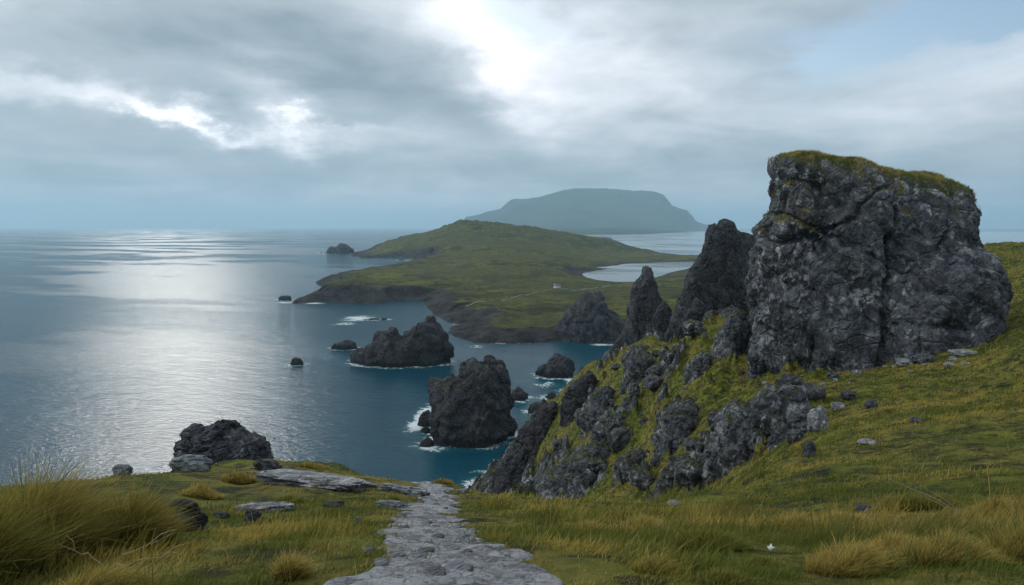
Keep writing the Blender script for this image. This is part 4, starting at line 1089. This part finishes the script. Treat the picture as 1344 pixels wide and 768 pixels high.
# cottage on the peninsula
hc = sea_pt(731, 383) * .96; hz_ = float(pen_h(hc[0], hc[1])) - .3
root = bpy.data.objects.new('cottage', None); link(root); root.location = (hc[0], hc[1], hz_)
tag(root, 'tiny white cottage beside the track on the peninsula', 'cottage')
m_wall, n, b = material('white_render'); n.put(b.inputs['Base Color'], n.mix(n.noise(world_pos(n)[0], 2, 3), (.68, .69, .68), (.8, .8, .8)))
m_roof, n, b = material('slate_roof'); n.put(b.inputs['Base Color'], n.mix(n.noise(world_pos(n)[0], 3, 3), (.07, .075, .085), (.12, .125, .13)))
def box(x0, x1, y0, y1, z0, z1):
    v = [(x, y, z) for z in (z0, z1) for y in (y0, y1) for x in (x0, x1)]
    return v, [(0, 2, 3, 1), (4, 5, 7, 6), (0, 1, 5, 4), (2, 6, 7, 3), (0, 4, 6, 2), (1, 3, 7, 5)]
def part(name, vf, mat): return raw_mesh(name, vf[0], vf[1], mat, root, smooth=False)
v = [(-4, -2.5, 0), (4, -2.5, 0), (4, 2.5, 0), (-4, 2.5, 0), (-4, -2.5, 2.8), (4, -2.5, 2.8), (4, 2.5, 2.8), (-4, 2.5, 2.8), (-4, 0, 4.7), (4, 0, 4.7)]
part('wall', (v, [(0, 1, 5, 4), (2, 3, 7, 6), (1, 2, 6, 5), (3, 0, 4, 7), (5, 6, 9, 9), (7, 4, 8, 8)][:4] + [(4, 5, 6, 7)]), m_wall)
for gx_, gf in ((-4, (0, 2, 1)), (4, (0, 1, 2))): raw_mesh('gable', [(gx_, -2.5, 2.8), (gx_, 2.5, 2.8), (gx_, 0, 4.6)], [gf], m_wall, root, smooth=False)
rv = []
for (x) in (-4.3, 4.3): rv += [(x, -2.9, 2.6), (x, 0, 4.85), (x, 2.9, 2.6), (x, -2.9, 2.75), (x, 0, 5.0), (x, 2.9, 2.75)]
part('roof', (rv, [(0, 6, 7, 1), (1, 7, 8, 2), (3, 4, 10, 9), (4, 5, 11, 10), (0, 3, 9, 6), (2, 8, 11, 5), (0, 1, 4, 3), (1, 2, 5, 4), (6, 9, 10, 7), (7, 10, 11, 8)]), m_roof)
part('chimney', box(-3.6, -2.9, -.4, .4, 4.3, 5.6), m_wall)
part('window', box(-2.6, -1.6, -2.56, -2.45, 1., 2.), m_roof); part('window', box(1.6, 2.6, -2.56, -2.45, 1., 2.), m_roof); part('door', box(-.5, .5, -2.56, -2.45, 0, 2.05), m_roof)

# ------------------------------------------------------------------ HAZE
hb = 71500.
HZ0, HZ1 = -13., 1010.
v, f = box(-hb, hb, -hb, hb, HZ0, HZ1)
mh = bpy.data.materials.new('sea_haze'); mh.use_nodes = True; t = mh.node_tree; t.nodes.clear()
out = t.nodes.new('ShaderNodeOutputMaterial'); pv = t.nodes.new('ShaderNodeVolumePrincipled')
pv.inputs['Color'].default_value = (.56, .82, .98, 1); pv.inputs['Density'].default_value = 6.3e-5; pv.inputs['Anisotropy'].default_value = .25
t.links.new(pv.outputs[0], out.inputs['Volume'])
try: mh.cycles.homogeneous_volume = True
except Exception: pass
o = raw_mesh('haze', v, f, mh, smooth=False); tag(o, 'thin blue-grey sea haze over the whole bay', None, kind='stuff')

# ------------------------------------------------------------------ SKY
SUN_EL, SUN_AZ = 20., -27.
w = bpy.data.worlds.new('World'); sc.world = w; w.use_nodes = True; t = w.node_tree; n = N(t)
for q_ in list(t.nodes): t.nodes.remove(q_)
out = n.new('ShaderNodeOutputWorld')
sky = n.new('ShaderNodeTexSky', sky_type='NISHITA'); sky.sun_disc = False; sky.sun_elevation = R(SUN_EL); sky.sun_rotation = R(SUN_AZ)
sky.air_density = 1.; sky.dust_density = 1.; sky.altitude = 80
tc = n.new('ShaderNodeTexCoord'); d = tc.outputs['Generated']
dn = n.vm('NORMALIZE', d)
sp = n.new('ShaderNodeSeparateXYZ'); n.put(sp.inputs[0], dn)
zc = n.m('MAXIMUM', sp.outputs[2], 0.)
den = n.m('ADD', zc, .14)
pl_ = n.vm('SCALE', dn, n.m('DIVIDE', 1., den))
cs_ = n.new('ShaderNodeSeparateXYZ'); n.put(cs_.inputs[0], pl_)
cb = n.new('ShaderNodeCombineXYZ'); n.put(cb.inputs[0], cs_.outputs[0]); n.put(cb.inputs[1], cs_.outputs[1]); cb.inputs[2].default_value = 3.7
pv_ = cb.outputs[0]
wn = n.noise(pv_, .9, 3, .5, out='Color')
pw_ = n.vm('ADD', pv_, n.vm('SCALE', n.vm('SUBTRACT', wn, (.5, .5, .5)), .9))
c1 = n.noise(pw_, .85, 7, .52); c2 = n.noise(pw_, 2.4, 7, .55)
dw = n.vm('ADD', dn, n.vm('SCALE', n.vm('SUBTRACT', n.noise(n.vm('MULTIPLY', dn, (1., 1., 2.2)), 4.5, 6, .58, out='Color'), (.5, .5, .5)), .22))
def direc(px, py):
    u_ = (px - 672) / F; v_ = (384 - py) / F
    q = Vector((u_, CP + v_ * SP, -SP + v_ * CP)); q.normalize(); return q
def blob(px, py, rx, ry, rot_=0.):
    c = direc(px, py); r_ = Vector((c.y, -c.x, 0)).normalized(); up_ = r_.cross(c).normalized()
    ca_, sa = math.cos(R(rot_)), math.sin(R(rot_))
    e1 = (r_ * ca_ + up_ * sa) / (rx / F); e2 = (-r_ * sa + up_ * ca_) / (ry / F)
    rel = n.vm('SUBTRACT', dw, tuple(c))
    u_ = n.vm('DOT_PRODUCT', rel, tuple(e1)); v_ = n.vm('DOT_PRODUCT', rel, tuple(e2))
    s_ = n.m('ADD', n.m('MULTIPLY', u_, u_), n.m('MULTIPLY', v_, v_))
    g = n.m('EXPONENT', n.m('MULTIPLY', s_, -1.))
    return n.m('MULTIPLY', g, n.m('GREATER_THAN', n.vm('DOT_PRODUCT', dn, tuple(c)), 0.))
B = n.m('ADD', .495, n.m('ADD', n.m('MULTIPLY', n.m('SUBTRACT', c1, .5), .62), n.m('MULTIPLY', n.m('SUBTRACT', c2, .5), .46)))
for px, py, rx, ry, ro, am in [(735, 75, 190, 62, -22, .44), (640, 50, 70, 60, -30, .25), (700, 120, 60, 40, -30, .22), (300, 166, 160, 14, -4, .40), (50, 112, 120, 20, -14, .34), (350, 135, 40, 20, -30, .2),
                                (1290, 70, 140, 60, 20, .22), (180, 60, 260, 90, 10, -.13), (430, 95, 160, 50, -12, -.14), (1010, 130, 220, 80, 0, -.06), (600, 150, 90, 40, -10, -.10),
                                (760, 215, 420, 28, 0, -.10), (60, 215, 220, 30, 0, -.14), (420, 262, 300, 22, 0, .10), (620, 283, 200, 5, 0, .14), (1180, 215, 200, 50, 0, -.04)]:
    B = n.m('ADD', B, n.m('MULTIPLY', blob(px, py, rx, ry, ro), am))
# the low sky evens out
lowf = n.map(sp.outputs[2], .0, .22, 1, 0)
B = n.m('ADD', n.m('MULTIPLY', B, n.m('SUBTRACT', 1., n.m('MULTIPLY', lowf, .35))), n.m('MULTIPLY', lowf, .125))
cc = n.ramp(B, [(.0, (.14, .195, .235)), (.22, (.235, .300, .350)), (.42, (.375, .44, .495)), (.62, (.57, .62, .675)), (.8, (.80, .83, .89)), (1., (1.10, 1.09, 1.14))])
open_ = n.m('ADD', n.m('MULTIPLY', blob(1235, 32, 140, 42, 12), 2.0), n.m('MULTIPLY', blob(690, 16, 75, 24, -20), 1.0))
open_ = n.m('MULTIPLY', open_, n.map(c2, .28, .5), clamp=True)
hot = n.m('ADD', n.m('MULTIPLY', blob(230, 166, 90, 8, -3), .45), n.m('ADD', n.m('MULTIPLY', blob(150, 150, 60, 7, -8), .3), n.m('MULTIPLY', blob(370, 168, 90, 7, 0), .5)))
hot = n.m('MULTIPLY', hot, n.map(n.noise(dw, 9., 5, .6), .36, .6))
cc = n.mix(1., cc, n.vm('SCALE', (1., .97, .93), hot), 'ADD')
# unseen bright lobe added to the sky, high left, as soft fill on rock faces
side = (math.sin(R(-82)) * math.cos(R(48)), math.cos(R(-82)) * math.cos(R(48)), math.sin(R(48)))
fill_lobe = n.m('POWER', n.m('MAXIMUM', n.vm('DOT_PRODUCT', dn, side), 0.), 7.)
cc = n.mix(1., cc, n.vm('SCALE', (1.8, 1.72, 1.6), n.m('MULTIPLY', fill_lobe, n.map(c2, .3, .6, .7, 1.2))), 'ADD')
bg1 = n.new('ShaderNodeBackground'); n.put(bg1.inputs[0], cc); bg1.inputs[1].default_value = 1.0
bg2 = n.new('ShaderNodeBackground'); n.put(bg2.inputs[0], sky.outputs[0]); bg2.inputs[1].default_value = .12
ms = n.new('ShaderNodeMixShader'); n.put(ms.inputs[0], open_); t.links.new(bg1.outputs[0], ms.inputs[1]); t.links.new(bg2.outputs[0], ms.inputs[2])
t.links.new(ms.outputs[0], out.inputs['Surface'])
w.cycles.sampling_method = 'MANUAL'; w.cycles.sample_map_resolution = 512

sl = bpy.data.lights.new('sun', 'SUN'); sl.energy = .55; sl.angle = R(10); sl.color = (1., .95, .88)
so = bpy.data.objects.new('sun', sl); link(so)
sdir = Vector((math.sin(R(SUN_AZ)) * math.cos(R(SUN_EL)), math.cos(R(SUN_AZ)) * math.cos(R(SUN_EL)), math.sin(R(SUN_EL))))
so.rotation_euler = sdir.to_track_quat('Z', 'Y').to_euler(); so.location = (0, 0, 200)

# ------------------------------------------------------------------ render settings
sc.view_settings.view_transform = 'Standard'; sc.view_settings.look = 'None'; sc.view_settings.exposure = .30; sc.view_settings.gamma = 1.
sc.render.engine = 'CYCLES'
cy = sc.cycles
cy.use_denoising = True; cy.max_bounces = 5; cy.diffuse_bounces = 2; cy.glossy_bounces = 2; cy.transmission_bounces = 2; cy.volume_bounces = 1; cy.transparent_max_bounces = 4
cy.sample_clamp_indirect = 3.; cy.caustics_reflective = False; cy.caustics_refractive = False
